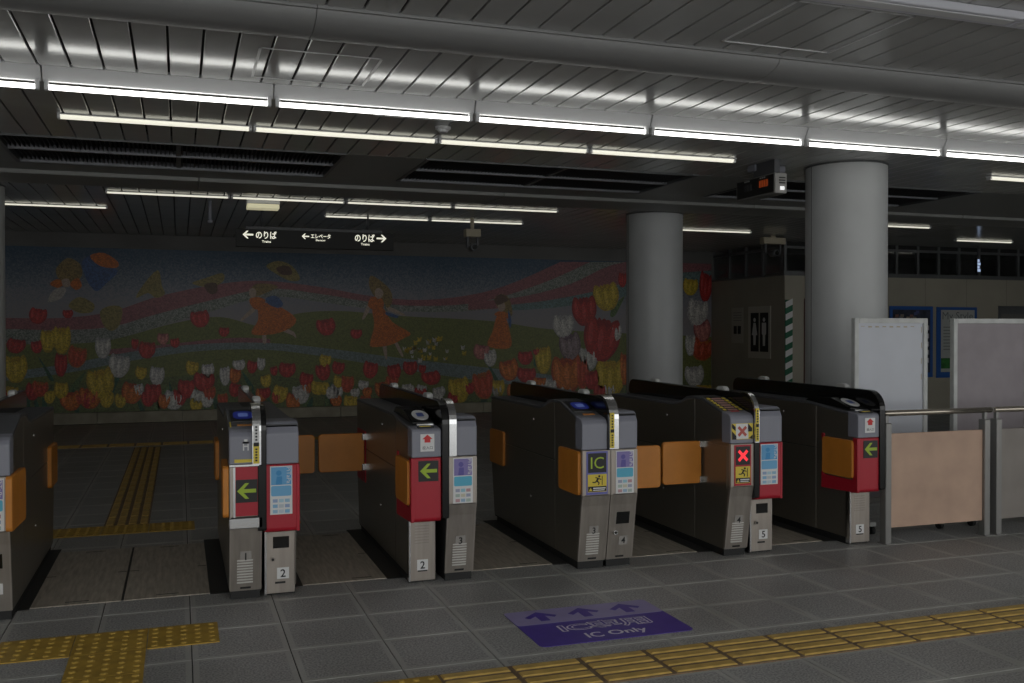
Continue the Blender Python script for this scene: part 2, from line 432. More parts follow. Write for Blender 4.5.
# ================================================================== LIGHTS
ORD = ['first', 'second', 'third', 'fourth', 'fifth', 'sixth', 'seventh', 'eighth', 'ninth']
def lamp(x0, y, label, group, main=True, L=1.25, z=2.72, lit=True):
    t = thing('fluorescent_lamp', label, 'lamp', (x0, y, z), group)
    h = ZC-z
    if main:
        MB().prism_x([(-.010, .030), (.010, .030), (.05, h), (-.05, h)], .004, L-.004).build('batten', M_BATTEN, t, .003, 1)
        for xx in (.012, L-.034): MB().box(xx, xx+.022, -.017, .017, -.018, .045).build('lamp_holder', M_BATTEN, t, .003, 1)
        MB().cyl((.034, 0, 0), 0, .0145, L-.068, 14).build('tube', M_TUBE, t)
    else:
        MB().box(.002, L-.002, -.034, .034, h-.006, h).build('base_plate', M_BATTEN, t)
        for xx in (.002, L-.022): MB().box(xx, xx+.020, -.026, .026, 0, h-.006).build('end_cap', M_BATTEN, t, .003, 1)
        MB().prism_x([((.022 if h > .03 else .016)*math.cos(math.pi*(1+i/8)), h-.006+(h-.006)*math.sin(math.pi*(1+i/8))) for i in range(9)], .022, L-.022).build('tube', M_TUBEW if lit else M_LAMPOFF, t)
    return t
X0 = at_y(42, 88, .92).x
for k in range(-1, 6):
    lamp(X0+1.25*k, .92, 'bright white ceiling tube lamp, %s from the left in the nearest lit row' % ORD[k+1], 'bright tube lamps over the gates')
def dim_row(Y, spans, group, z=2.808):
    for px0, px1, py, label in spans:
        x0 = at_y(px0, py, Y).x; x1 = at_y(px1, py+(px1-px0)*.035, Y).x
        lamp(x0, Y, label, group, False, L=x1-x0, z=z)
SECOND = 'dim yellowish ceiling tube, %s from the left in the row just behind the bright tubes'
dim_row(2.155, [(57, 252, 126, SECOND % ORD[0]), (253, 437, 137, SECOND % ORD[1]), (438, 588, 148, SECOND % ORD[2]), (589, 735, 157, SECOND % ORD[3]),
               (988, 1100, 184, 'dim ceiling tube at the right edge, above and right of the near column')], 'dim tubes behind the bright row', 2.797)
THIRD = 'dim thin ceiling tube, %s from the left in the row above the hanging sign'
dim_row(5.89, [(105, 230, 194, THIRD % ORD[0]), (231, 345, 199, THIRD % ORD[1]), (346, 452, 203, THIRD % ORD[2]), (453, 558, 208, THIRD % ORD[3]),
               (840, 930, 228, 'dim ceiling tube poking out right of the near column')], 'dim tubes above the mural')
dim_row(7.25, [(324, 429, 217, 'dim thin ceiling tube, left of the short pair right above the hanging sign arrows'), (430, 523, 221, 'dim thin ceiling tube, right of the short pair right above the hanging sign arrows'),
               (-15, 108, 205, 'dim ceiling tube at the far left beside the cut off column'), (655, 751, 233, 'dim ceiling tube between the two grey columns'),
               (955, 1012, 244, 'dim ceiling tube above the dark windows, right of the near column')], 'dim tubes above the mural')
for k in range(2):   # switched-off fitting close to the camera
    t = thing('unlit_lamp', 'unlit white lamp trough at the top right corner, %s piece' % ('left' if k == 0 else 'right'), 'lamp', (1.6+2.05*k, -1.52, ZC-.002))
    MB().prism_x([(-.05, 0), (.11, 0), (.085, -.03), (-.03, -.03)], 0, 2.045).build('trough', M_LAMPOFF, t, .004, 1)
    MB().box(.03, 2.01, -.01, .05, -.034, -.03).build('diffuser', M_BATTEN, t, .002, 1)

# ================================================================== TICKET GATES
def interp(pts, y):
    pts = sorted(pts)
    for (a, b), (c, d) in zip(pts, pts[1:]):
        if a <= y <= c: return b+(d-b)*(y-a)/(c-a)
    return pts[0][1] if y < pts[0][0] else pts[-1][1]
TOPS = {'ic': [(1.67, .885), (.70, .885), (.60, .905), (.53, .935), (.45, .945), (.33, .94), (.07, .865), (.02, .85)],
        'slot': [(1.67, .89), (.52, .885), (.02, .835)],
        'plain': [(1.67, .885), (.6, .885), (.02, .885)]}
def leg_surf(z):
    if z >= .43: return 0.0
    if z >= .37: return .015*(.43-z)/.06
    return .015+.055*(.37-z)/.33
def plate_on(mb, x0, x1, z0, z1, surf, off, th=.003, mi=0, rows=1):
    for i in range(rows):
        a = z0+(z1-z0)*i/rows; b = z0+(z1-z0)*(i+1)/rows
        ya, yb = surf(a)-off, surf(b)-off
        v = [(x0,ya,a),(x1,ya,a),(x1,ya+th,a),(x0,ya+th,a),(x0,yb,b),(x1,yb,b),(x1,yb+th,b),(x0,yb+th,b)]
        mb.add(v, [(0,3,2,1),(4,5,6,7),(0,1,5,4),(1,2,6,5),(2,3,7,6),(3,0,4,7)], mi)
    return mb
def shape_on(pts, surf, off, m, parent, name, th=.0015):
    """flat outline (x, z) laid on a surface"""
    n = len(pts); v = [(x, surf(z)-off, z) for x, z in pts]+[(x, surf(z)-off+th, z) for x, z in pts]
    return MB().add(v, [list(range(n)), list(range(2*n-1,n-1,-1))]+[(i,i+n,(i+1)%n+n,(i+1)%n) for i in range(n)]).build(name, m, parent)
def arrow_left(cx, cz, s):
    p = [(-1,0),(-.15,.85),(.25,.85),(-.32,.2),(1,.2),(1,-.2),(-.32,-.2),(.25,-.85),(-.15,-.85)]
    return [(cx+s*a, cz+s*b) for a, b in p]
def cross(cx, cz, s, w_=.3):
    p = []
    for k in range(4):
        a = math.pi/2*k
        for u, v in ((w_, w_*1.0),):
            p.append((w_*math.sqrt(2)*math.cos(a), w_*math.sqrt(2)*math.sin(a)))
        b = a+math.pi/4
        for sg in (-1, 1):
            p.append((1.15*math.cos(b)-sg*(-1)*0-w_*sg*math.sin(b)*-1*-1, 1.15*math.sin(b)+w_*sg*math.cos(b)))
    return [(cx+s*a, cz+s*b) for a, b in p]
def flap(parent, x, y, z0, z1, ang, side, length=.30):
    """orange swing door hinged at (x, y); ang 0 lies along the cabinet towards the front, 90 stands across the lane"""
    o = MB().prism_y(rrect(0, length, z0, z1, .022), -.015, .015).build('flap', M_ORANGE, parent, .005, 2)
    a = math.radians(ang)
    # local +x of the plate points: ang 0 -> -Y, ang 90 -> away from the cabinet
    dx, dy = side*math.sin(a), -math.cos(a)
    o.location = (x, y, 0); o.rotation_euler = (0, 0, math.atan2(dy, dx))
    return o
def bracket(parent, x, y, z):
    MB().box(x-.016, x+.016, y-.03, y+.012, z-.022, z+.022).build('hinge_bracket', M_CHROME, parent, .004, 1)

def half(t, xa, xb, side, st):
    hood = st['kind'] == 'hood'; top = TOPS[st['top']]
    xo = xa if side < 0 else xb
    if hood: base = [(1.60, .035), (1.67, .42)]; front = [(.02, .36), (.11, .345), (.11, .035)]
    else: base = [(1.60, .035), (1.67, .42)]; front = [(.02, .43), (.034, .37), (.088, .035)]
    core = base+top+front
    ca, cb = (xa+.004, xb) if side < 0 else (xa, xb-.004)
    MB().prism_x(core, ca, cb).build('cabinet_body', M_CORE, t)
    # polished side skins with open joints between them
    pa, pb = (xa-.001, xa+.005) if side < 0 else (xb-.005, xb+.001)
    zt = lambda y: interp(top, y)-.004
    yj = .425
    MB().prism_x([(1.60, .045), (1.668, .42), (1.668, .582), (yj, .582), (yj, .045)], pa, pb).build('side_panel', M_SIDE, t, .0012, 1)
    MB().prism_x([(1.668, .587)]+[(y, z-.004) for y, z in top if y > yj]+[(yj, zt(yj)), (yj, .587)], pa, pb).build('side_panel', M_SIDE, t, .0012, 1)
    fr = [(.42, .045), (.42, zt(.42))]+[(y, z-.004) for y, z in top if y < .42]
    fr += [(.02, .36), (.11, .345), (.11, .045)] if hood else [(.02, .43), (.034, .37), (.086, .045)]
    MB().prism_x(fr, pa, pb).build('side_panel', M_SIDE, t, .0012, 1)
    xr = xo+side*.001
    for y, z in ((.79, .80), (.84, .30)):
        MB().cyl((xr-.003, y, z), 0, .007, .006, 8).build('screw', M_CHROME, t)
    # grey top cover follows the outline
    MB().prism_x([(y, z+.006) for y, z in top]+[(y, z-.012) for y, z in reversed(top)], xa-.002, xb+.002).build('top_cover', M_GREYD, t, .002, 1)
    # grey nose piece
    if st['top'] == 'ic':
        pr = [(0, .69), (0, .835), (.012, .857), (.035, .868), (.10, .88), (.10, .69)]
    elif st['top'] == 'slot': pr = [(0, .69), (0, .828), (.012, .842), (.10, .853), (.10, .69)]
    else: pr = [(.002, .69), (.002, .845), (.03, .895), (.05, .902), (.24, .902), (.24, .69)]
    cap = MB().prism_x(pr, xa-.003, xb+.003).build('nose_cover', M_GREY, t, .006, 2)
    MB().prism_x([(.03, 0), (.13, 0), (.13, .04), (.03, .04)] if not hood else [(.10, 0), (.16, 0), (.16, .04), (.10, .04)], xa+.006, xb-.006).build('toe_kick', M_BLACK, t) if False else None
    MB().box(xa+.006, xb-.006, .112 if hood else .085, 1.56, 0, .05).build('toe_kick', M_BLACK, t)
    flat = lambda z: 0.0
    xm = (xa+xb)/2; hw = (xb-xa)/2
    if st['top'] == 'ic':     # reader on the sloping console
        sl = lambda y: interp(top, y)+.0065
        def slope_plate(x0, x1, y0, y1, off, m, name, par):
            v = [(x0,y0,sl(y0)+off),(x1,y0,sl(y0)+off),(x1,y1,sl(y1)+off),(x0,y1,sl(y1)+off)]
            return MB().add(v+[(a,b,c-.004) for a,b,c in v], [(0,1,2,3),(7,6,5,4),(0,4,5,1),(1,5,6,2),(2,6,7,3),(3,7,4,0)]).build(name, m, par)
        if st.get('bare'): pass
        elif st.get('closed'):
            s = slope_plate(xa+.012, xb-.012, .09, .34, .002, M_BLACK, 'warning_cover', t)
            for q in range(6):
                y0 = .10+.038*q
                slope_plate(xa+.014, xa+.034, y0, y0+.02, .004, M_YEL, 'warning_stripe', s); slope_plate(xb-.034, xb-.014, y0, y0+.02, .004, M_YEL, 'warning_stripe', s)
                slope_plate(xa+.045, xb-.045, y0, y0+.016, .004, mat('faded_pink_print', (.42, .22, .2), .5), 'warning_print', s)
            slope_plate(xm-.03, xm+.03, .072, .088, .003, M_REDINK, 'red_sticker', t)
        else:
            s = slope_plate(xa+.012, xb-.012, .16, .32, .002, M_SCREEN, 'card_reader', t)
            pts = rrect(xm-.05, xm+.05, .185, .295, .035)
            MB().add([(x, y, sl(y)+.0035) for x, y in pts], [list(range(len(pts)))]).build('reader_light', M_BLUELED, s)
            pts = rrect(xm-.025, xm+.025, .215, .265, .01)
            MB().add([(x, y, sl(y)+.0045) for x, y in pts], [list(range(len(pts)))]).build('reader_symbol', M_BLUELED2, s)
            slope_plate(xm-.035, xm+.035, .10, .118, .002, M_ORANGE, 'amber_lamp', t)
            if st.get('person'):
                slope_plate(xa+.006, xa+.012, .08, .15, .003, M_YEL, 'yellow_edge', t); slope_plate(xb-.012, xb-.006, .08, .15, .003, M_YEL, 'yellow_edge', t)
                pg = MB().box(xm-.014, xm+.014, -.003, 0, .80, .81).box(xm-.014, xm-.008, -.003, 0, .765, .81).box(xm+.008, xm+.014, -.003, 0, .765, .81).box(xm-.008, xm+.008, -.003, 0, .783, .79)
                pg.box(xm-.008, xm+.008, -.003, 0, .80, .822).build('pictogram', M_WHITE, t)
    elif st['top'] == 'slot':  # ticket entry with card reader on top
        rz = lambda y: .905+.10*(y-.10)
        MB().prism_x([(.10, .86), (.10, .872), (.30, .925), (.52, .925), (.58, .885)], xa+.02, xb-.012).build('reader_housing', M_BLACKG, t, .004, 1)
        sl2 = lambda y: .872+(.925-.872)*(y-.10)/.20
        pts = [(xm+.012+.045*math.cos(2*math.pi*i/20), .20+.075*math.sin(2*math.pi*i/20)) for i in range(20)]
        r_ = MB().add([(x, y, sl2(y)+.003) for x, y in pts]+[(x, y, sl2(y)-.002) for x, y in pts], [list(range(20)), list(range(39, 19, -1))]+[(i, i+20, (i+1)%20+20, (i+1)%20) for i in range(20)]).build('card_reader', M_WHITE, t)
        pts = rrect(xm-.008, xm+.032, .17, .23, .008)
        MB().add([(x, y, sl2(y)+.004) for x, y in pts], [list(range(len(pts)))]).build('reader_symbol', mat('blue_print', (.06, .1, .35), .4), r_)
        MB().box(xm-.035, xm+.06, .085, .105, .852, .862).build('slot_plate', M_CHROME, t, .002, 1)
        MB().box(xm-.04, xm+.045, .022, .06, .842, .852).build('ticket_slot', M_BLACK, t)
        MB().box(xm-.03, xm+.03, .03, .045, .850, .855).build('slot_lip', M_YEL, t)
        s = plate_on(MB(), xm-.034, xm+.042, .722, .815, flat, .002).build('arrow_sticker', M_WHITE, t)
        cx, cz = xm+.004, .782
        ar = [(0, .03), (.028, .006), (.016, .006), (.016, -.012), (-.016, -.012), (-.016, .006), (-.028, .006)]
        shape_on([(cx+a, cz+b) for a, b in ar], flat, .0035, M_REDINK, s, 'red_arrow')
        lettering('投入口', .056, .017, lambda u, v: (cx+u, -.0035, .742+v), M_INK, s)
    # middle front
    if hood:
        y0 = .002
        hx0, hx1 = xa-.004, xb+.004
        h = MB().prism_x([(y0+.012, .345), (y0, .36), (y0, .688), (.36, .688), (.36, .33), (.10, .33)], hx0 if side > 0 else xa+.004, hx1 if side < 0 else xb-.004).build('red_hood', M_RED, t, .006, 2)
        # red rim round the flap pocket on the lane side
        pr0, pr1 = (xa-.008, xa+.01) if side < 0 else (xb-.01, xb+.008)
        rim = MB()
        rim.prism_x([(0, .345), (0, .688), (.045, .688), (.045, .42), (.33, .42), (.33, .44), (.36, .44), (.36, .33)], pr0, pr1)
        rim.prism_x([(.33, .655), (.33, .69), (.36, .69), (.36, .64)], pr0, pr1)
        rim.build('pocket_rim', M_RED, t, .003, 1)
        surf0 = flat
    else:
        MB().box(xa, xb, 0, .03, .432, .688).build('front_panel', M_STEEL, t, .003, 1)
        lg = MB(); plate_on(lg, xa, xb, .37, .43, leg_surf, 0, .02); plate_on(lg, xa, xb, .045, .37, leg_surf, 0, .02)
        lg.build('leg_panel', M_STEELD, t)
        # bright upright edges of the leg
        for e0, e1 in ((xa-.001, xa+.007), (xb-.007, xb+.001)):
            eg = MB(); plate_on(eg, e0, e1, .43, .686, leg_surf, .0015); plate_on(eg, e0, e1, .37, .43, leg_surf, .0015); plate_on(eg, e0, e1, .05, .37, leg_surf, .0015)
            eg.build('edge_trim', M_STEEL, t)
    if hood:
        lx0, lx1 = xa+.002, xb-.008
        MB().box(lx0, lx1, .085, .115, .012, .332).build('leg_panel', M_STEEL, t, .003, 1)
        ls = lambda z: .085
        MB().box(lx0-.003, lx0+.006, .08, .12, .012, .34).build('edge_trim', M_CHROME, t)
    else: lx0, lx1 = xa, xb; ls = leg_surf
    lm = (lx0+lx1)/2
    pan = st.get('panel')
    if pan:
        kind = pan
        px0, px1 = xa+.022, xb-.016
        if kind in ('ic', 'x', 'redarrow'):
            pm = {'ic': M_VIOLET, 'x': M_RED, 'redarrow': M_RED}[kind]
            s = plate_on(MB(), px0, px1, .437, .682, flat, .003).build('indicator_panel', pm, t)
            if kind == 'redarrow':
                plate_on(MB(), px0-.006, px0+.004, .432, .686, flat, .005).build('panel_frame', M_CHROME, t); plate_on(MB(), px1-.004, px1+.006, .432, .686, flat, .005).build('panel_frame', M_CHROME, t)
                MB().box(xa-.006, xb+.004, -.012, .03, .375, .43).build('bumper_bar', M_CHROME, t, .004, 1)
                MB().box(xa-.006, xb+.004, -.012, .03, .683, .70).build('shelf_lip', M_CHROME, t, .004, 1)
                d = plate_on(MB(), px0+.006, px1-.006, .505, .62, flat, .0045).build('display', M_SCREEN, s)
                shape_on(arrow_left(xm+.003, .563, .046), flat, .006, M_GREENLED, d, 'green_arrow')
                plate_on(MB(), px0, px1, .706, .722, flat, .004).build('yellow_sticker', M_YEL, t)
            else:
                d = plate_on(MB(), px0+.01, px1-.01, .562, .672, flat, .0045).build('display', M_SCREEN, s)
                if kind == 'ic': lettering('IC', .08, .066, lambda u, v: (xm+.003+u, -.0055, .617+v), M_GREENLED, d, 'lit_letters')
                else: shape_on(cross(xm+.003, .617, .036, .24), flat, .006, M_REDLED, d, 'red_cross')
                ys = plate_on(MB(), px0+.008, px1-.008, .452, .552, flat, .0045).build('warning_sticker', M_YEL, s)
                # running figure and the black caption strip
                cx, cz = xm+.003, .518
                fig = MB()
                def limb(a, b, w_):
                    d_ = Vector((b[0]-a[0], b[1]-a[1])); nrm = Vector((-d_.y, d_.x)).normalized()*w_
                    q = [(a[0]+nrm.x, a[1]+nrm.y), (b[0]+nrm.x, b[1]+nrm.y), (b[0]-nrm.x, b[1]-nrm.y), (a[0]-nrm.x, a[1]-nrm.y)]
                    fig.prism_y([(cx+u, cz+v) for u, v in q], -.006, -.0045)
                limb((-.004, -.004), (.006, .012), .0055); limb((.006, .01), (.024, .004), .003); limb((.004, .012), (-.012, .016), .003)
                limb((-.004, -.004), (.012, -.014), .0035); limb((.012, -.014), (.006, -.026), .003); limb((-.004, -.004), (-.014, -.012), .0035); limb((-.014, -.012), (-.03, -.01), .003)
                fig.prism_y([(cx+.012+.007*math.cos(i*.7), cz+.022+.007*math.sin(i*.7)) for i in range(9)], -.006, -.0045)
                limb((.03, .024), (.03, -.028), .002)
                fig.build('pictogram', M_INK, ys)
                cs = plate_on(MB(), px0+.010, px1-.010, .455, .484, flat, .006).build('caption_strip', M_INK, ys)
                shape_on([(px0+.014, .459), (px0+.034, .459), (px0+.024, .478)], flat, .0075, M_YEL, cs, 'warning_triangle')
                for q, (a, b) in enumerate(((.470, .477), (.460, .465))): plate_on(MB(), px0+.04, px1-.016-.006*q, a, b, flat, .0075, .0015).build('caption_line', M_WHITE, cs)
        elif kind == 'hoodarrow':
            d = plate_on(MB(), xm-.045, xm+.064, .562, .672, flat, .001).build('display', M_SCREEN, t)
            shape_on(arrow_left(xm+.010, .618, .046), flat, .003, M_GREENLED, d, 'green_arrow')
        elif kind in ('poster_violet', 'poster_blue'):
            z0, z1 = (.435, .68)
            p0, p1 = (xa+.028, xb-.022) if not hood else (xa+.02, xb-.03)
            s = plate_on(MB(), p0, p1, z0, z1, flat, .003).build('card_poster', M_WHITE, t)
            cm = mat('poster_violet', (.24, .2, .46), .5) if kind == 'poster_violet' else mat('poster_blue', (.13, .38, .66), .5)
            c2 = mat('poster_cyan', (.10, .44, .62), .5)
            plate_on(MB(), p0+.005, p1-.005, .585, z1-.005, flat, .0042).build('poster_block', cm, s)
            pc = (p0+p1)/2
            shape_on(rrect(p0+.005, p1-.005, .528, .58, .008), flat, .0042, c2 if kind == 'poster_violet' else mat('poster_blue2', (.16, .42, .68), .5), s, 'poster_block')
            fgm = mat('poster_figure', (.12, .1, .36), .5) if kind == 'poster_violet' else mat('poster_figure_blue', (.05, .28, .58), .5)
            shape_on([(pc-.012+.014*math.cos(i*.524), .645+.014*math.sin(i*.524)) for i in range(12)], flat, .0055, fgm, s, 'poster_figure')
            shape_on([(pc-.028, .587), (pc+.004, .587), (pc+.004, .628), (pc-.022, .628)], flat, .0055, fgm, s, 'poster_figure')
            lettering('PiTaPa', .082, .02, lambda u, v: (p1-.018+u, -.0055, .632+v), M_WHITE, s, rot=3)
            ic = [(.5, .3, .32), (.3, .45, .6), (.4, .5, .45), (.6, .58, .45), (.35, .38, .5), (.3, .55, .65)] if kind == 'poster_violet' else [(.3, .5, .66), (.5, .6, .68), (.22, .45, .66), (.5, .55, .6), (.3, .4, .6), (.4, .6, .7)]
            for r in range(3):
                for c in range(3):
                    xx = p0+.01+c*(p1-p0-.02)/3; zz = .442+r*.027
                    plate_on(MB(), xx+.003, xx+(p1-p0-.02)/3-.003, zz, zz+.017, flat, .0042, .0015).build('poster_icon', mat('poster_icon_%s_%d' % (kind, (r*2+c) % 6), ic[(r*2+c) % 6], .5), s)
    # lower leg fittings
    nm = M_WHITE if st['white'] else M_NUMGREY
    if st['leg'] == 'vents':
        nz, vz0, cnt = (.098, .215, 7) if hood else (.225, .085, 9)
        for i in range(cnt):
            z = vz0+i*(.0145 if not hood else .0155)
            plate_on(MB(), lm-.042, lm+.036, z, z+.007, ls, .004, .005).build('vent_louvre', mat('pale_louvre', (.62, .60, .57), .4) if not hood else M_STEELD, t)
        nx = lm
    else:
        wz = (.245, .305) if hood else (.255, .325)
        wd = plate_on(MB(), lm-.036, lm+.045, wz[0], wz[1], ls, .003, .004).build('inspection_window', M_BLACKG, t)
        k0 = .19 if hood else .205
        MB().cyl((lm-.038, ls(k0)-.012, k0), 1, .013, .014, 14).cyl((lm-.038, ls(k0)-.016, k0), 1, .007, .006, 10, 1).build('key_lock', [M_STEELD if hood else M_CHROME, M_BLACK], t)
        nz, nx = (.115, lm+.014) if hood else (.155, lm+.016)
    s_ = .026 if hood else .024
    npl = plate_on(MB(), nx-s_*1.15, nx+s_*1.15, nz-s_*1.1, nz+s_*1.1, ls, .003, .003).build('number_plate', nm, t)
    gw, gh = glyphs(st['num'])[2:]
    lettering(st['num'], s_*1.5*gw/gh, s_*1.5, lambda u, v: (nx+u, ls(nz+v)-.0045, nz+v), M_INK, npl, 'number', bold=.015)
    pz = .055
    plate_on(MB(), lm-.026, lm+.026, pz if not hood else .062, (pz+.01) if not hood else .072, ls, .002, .003).build('pull_slot', M_BLACK, t)

def guard(t, x0, x1, nose, sticker, zlow, stick_x=None):
    """black hand guard that runs along the middle of the cabinet, rounded at both ends"""
    R1, R2 = .12, .07
    ztop0, ztop1 = .985, 1.0
    pts = [(1.66, .87), (1.70, .90)]
    for i in range(7):
        a = math.radians(0+90*i/6); pts.append((1.70-R2+R2*math.cos(a), ztop1-R2+R2*math.sin(a)))
    yf = -.012
    for i in range(9):
        a = math.radians(90+90*i/8); pts.append((yf+R1+R1*math.cos(a), ztop0-R1+R1*math.sin(a)))
    pts += [(yf, zlow), (yf+.03, zlow-.008), (.10, zlow-.008), (.10, .80)]
    MB().prism_x(pts, x0, x1).build('hand_guard', M_BLACKG, t, .006, 2)
    for yy in (1.30, .38):
        zz = interp([(0, ztop0), (1.66, ztop1)], yy)-.004
        c = (x0+x1)/2; n = 10; vs_ = []
        pr = [(yy-.055, zz), (yy-.05, zz+.018), (yy-.03, zz+.028), (yy+.03, zz+.028), (yy+.05, zz+.018), (yy+.055, zz)]
        MB().prism_x(pr, c-.02, c+.02).build('sensor_dome', mat('sensor_grey', (.5, .5, .49), .35), t, .01, 3)
    if nose:
        n0, n1 = nose
        o = []
        for i in range(9):
            a = math.radians(90+90*i/8); o.append((yf+R1+(R1+.008)*math.cos(a), ztop0-R1+(R1+.008)*math.sin(a)))
        i_ = [(y+.012 if k > 3 else y+.004, z-.006) for k, (y, z) in enumerate(o)]
        outer = [(.16, ztop0+.008)]+o+[(yf-.008, .693)]; inner = [(yf+.006, .693)]+list(reversed(i_))+[(.16, ztop0-.004)]
        ob = MB().prism_x(outer+inner, n0, n1).build('nose_strip', M_CHROME, t)
    if sticker:
        s0, s1 = sticker
        sf = lambda z: yf-.009
        s = plate_on(MB(), s0, s1, .70, .80, sf, .002).build('warning_strip', M_YEL, t)
        s2 = plate_on(MB(), s0, s1, .80, .90, sf, .002).build('warning_strip', M_YEL if nose and not t.get('pale') else M_WHITE, t)
        c = (s0+s1)/2
        for i in range(5): plate_on(MB(), c-.005, c+.005, .712+i*.014, .720+i*.014, sf, .0035, .0015).build('strip_mark', M_INK, s)
        plate_on(MB(), s0+.002, s1-.002, .787, .806, sf, .0035, .0015).build('strip_mark', M_INK, s)
        for i in range(5): plate_on(MB(), c-.005, c+.005, .815+i*.016, .824+i*.016, sf, .0035, .0015).build('strip_mark', M_INK, s2)

CAT = 'ticket gate'
GRP = 'row of automatic ticket gates'
XL, XRa, XRb = .155, .175, .335
slimL = dict(kind='slim', top='ic')
# gate at the left edge (only its right half shows)
g = thing('ticket_gate', 'automatic ticket gate cut off by the left edge, grey nose and orange flaps', CAT, (GX[0], 0, 0), GRP)
half(g, XRa, XRb, 1, dict(kind='slim', top='ic', panel='poster_violet', leg='window', num='1', white=True, bare=True))
half(g, 0, XL, -1, dict(kind='slim', top='plain', panel='poster_violet', leg='vents', num='1', white=True))
guard(g, .14, .18, None, None, .69)
flap(g, XRb+.012, .32, .43, .69, -2, 1, .34); flap(g, XRb+.008, 1.66, .42, .67, 0, 1)
# gate 1 | 2
g = thing('ticket_gate', 'automatic ticket gate with red arrow panel numbered 1 and red hood numbered 2', CAT, (GX[1], 0, 0), GRP); g['pale'] = 1
half(g, 0, XL, -1, dict(kind='slim', top='ic', panel='redarrow', leg='vents', num='1', white=False, person=True))
half(g, XRa, XRb, 1, dict(kind='hood', top='plain', panel='poster_blue', leg='window', num='2', white=True))
guard(g, .135, .178, (.108, .15), (.112, .142), .36)
flap(g, -.014, .33, .43, .69, 1, -1, .33); flap(g, -.008, 1.66, .42, .67, 0, -1)
flap(g, XRb+.01, 1.36, .44, .69, 88, 1, .25)
# gate 2 | 3
g = thing('ticket_gate', 'automatic ticket gate with red arrow sticker, red hood numbered 2 and steel leg numbered 3', CAT, (GX[2], 0, 0), GRP)
half(g, 0, XL, -1, dict(kind='hood', top='slot', panel='hoodarrow', leg='vents', num='2', white=True))
half(g, XRa+.02, XRb+.02, 1, dict(kind='slim', top='plain', panel='poster_violet', leg='vents', num='3', white=False))
guard(g, .16, .2, (.198, .238), None, .36)
flap(g, -.006, .335, .43, .67, 0, -1)
flap(g, -.01, 1.36, .44, .69, 90, -1, .30)
bracket(g, -.012, 1.36, .665); bracket(g, -.012, 1.36, .465)
MB().box(-.006, .004, 1.34, 1.64, .36, .70).build('pocket_rim', M_RED, g, .003, 1)
# gate 3 | 4
g = thing('ticket_gate', 'automatic ticket gate with green IC display on violet panel, numbered 3 and 4', CAT, (GX[3], 0, 0), GRP)
half(g, 0, XL+.015, -1, dict(kind='slim', top='ic', panel='ic', leg='vents', num='3', white=False))
half(g, XRa+.002, XRb+.005, 1, dict(kind='slim', top='plain', panel='poster_violet', leg='window', num='4', white=False))
guard(g, .15, .19, (.158, .215), (.160, .186), .69)
flap(g, -.004, .325, .43, .68, 0, -1); flap(g, -.004, 1.66, .42, .66, 0, -1)
flap(g, XRb+.02, .33, .40, .66, 88, 1, .30)
# gate 4 | 5
g = thing('ticket_gate', 'automatic ticket gate showing a red lit cross, numbered 4 and 5', CAT, (GX[4], 0, 0), GRP)
half(g, 0, XL, -1, dict(kind='slim', top='ic', panel='x', leg='vents', num='4', white=False, closed=True))
half(g, XRa+.01, XRb+.02, 1, dict(kind='hood', top='plain', panel='poster_blue', leg='window', num='5', white=True))
guard(g, .155, .195, (.155, .185), (.157, .180), .36)
s = plate_on(MB(), .004, .15, .715, .81, lambda z: 0.0, .002).build('no_entry_sticker', M_YEL, g)
for q in ((0.006, .715), (.115, .76)):
    shape_on([(q[0], q[1]+.05), (q[0]+.03, q[1]+.02), (q[0]+.03, q[1]), (q[0], q[1])], lambda z: 0.0, .0035, M_INK, s, 'hazard_stripe')
shape_on([(.006, .81), (.03, .79), (.03, .765), (.006, .785)], lambda z: 0.0, .0035, M_INK, s, 'hazard_stripe')
shape_on([(.12, .72), (.148, .74), (.148, .715)], lambda z: 0.0, .0035, M_INK, s, 'hazard_stripe')
plate_on(MB(), .033, .118, .718, .808, lambda z: 0.0, .0035).build('sticker_field', M_WHITE, s)
shape_on(cross(.0755, .763, .032, .27), lambda z: 0.0, .005, mat('faded_red', (.5, .10, .08), .5), s, 'red_cross')
flap(g, -.012, .335, .41, .675, 90, -1, .27); flap(g, -.004, 1.66, .42, .66, 0, -1)
bracket(g, -.012, .335, .655); bracket(g, -.012, .335, .435)
MB().box(-.004, -.0005, .04, .33, .42, .67).build('flap_pocket', M_SIDE, g)
# gate 5 (single sided end gate)
g = thing('ticket_gate', 'single sided automatic ticket gate at the right end, red hood numbered 5, beside the fence', CAT, (GX[5], 0, 0), GRP)
half(g, 0, XL+.01, -1, dict(kind='hood', top='slot', panel='hoodarrow', leg='vents', num='5', white=True))
guard(g, .155, .198, None, None, .36)
flap(g, -.008, .335, .43, .67, 0, -1); flap(g, -.008, 1.66, .42, .67, 0, -1)

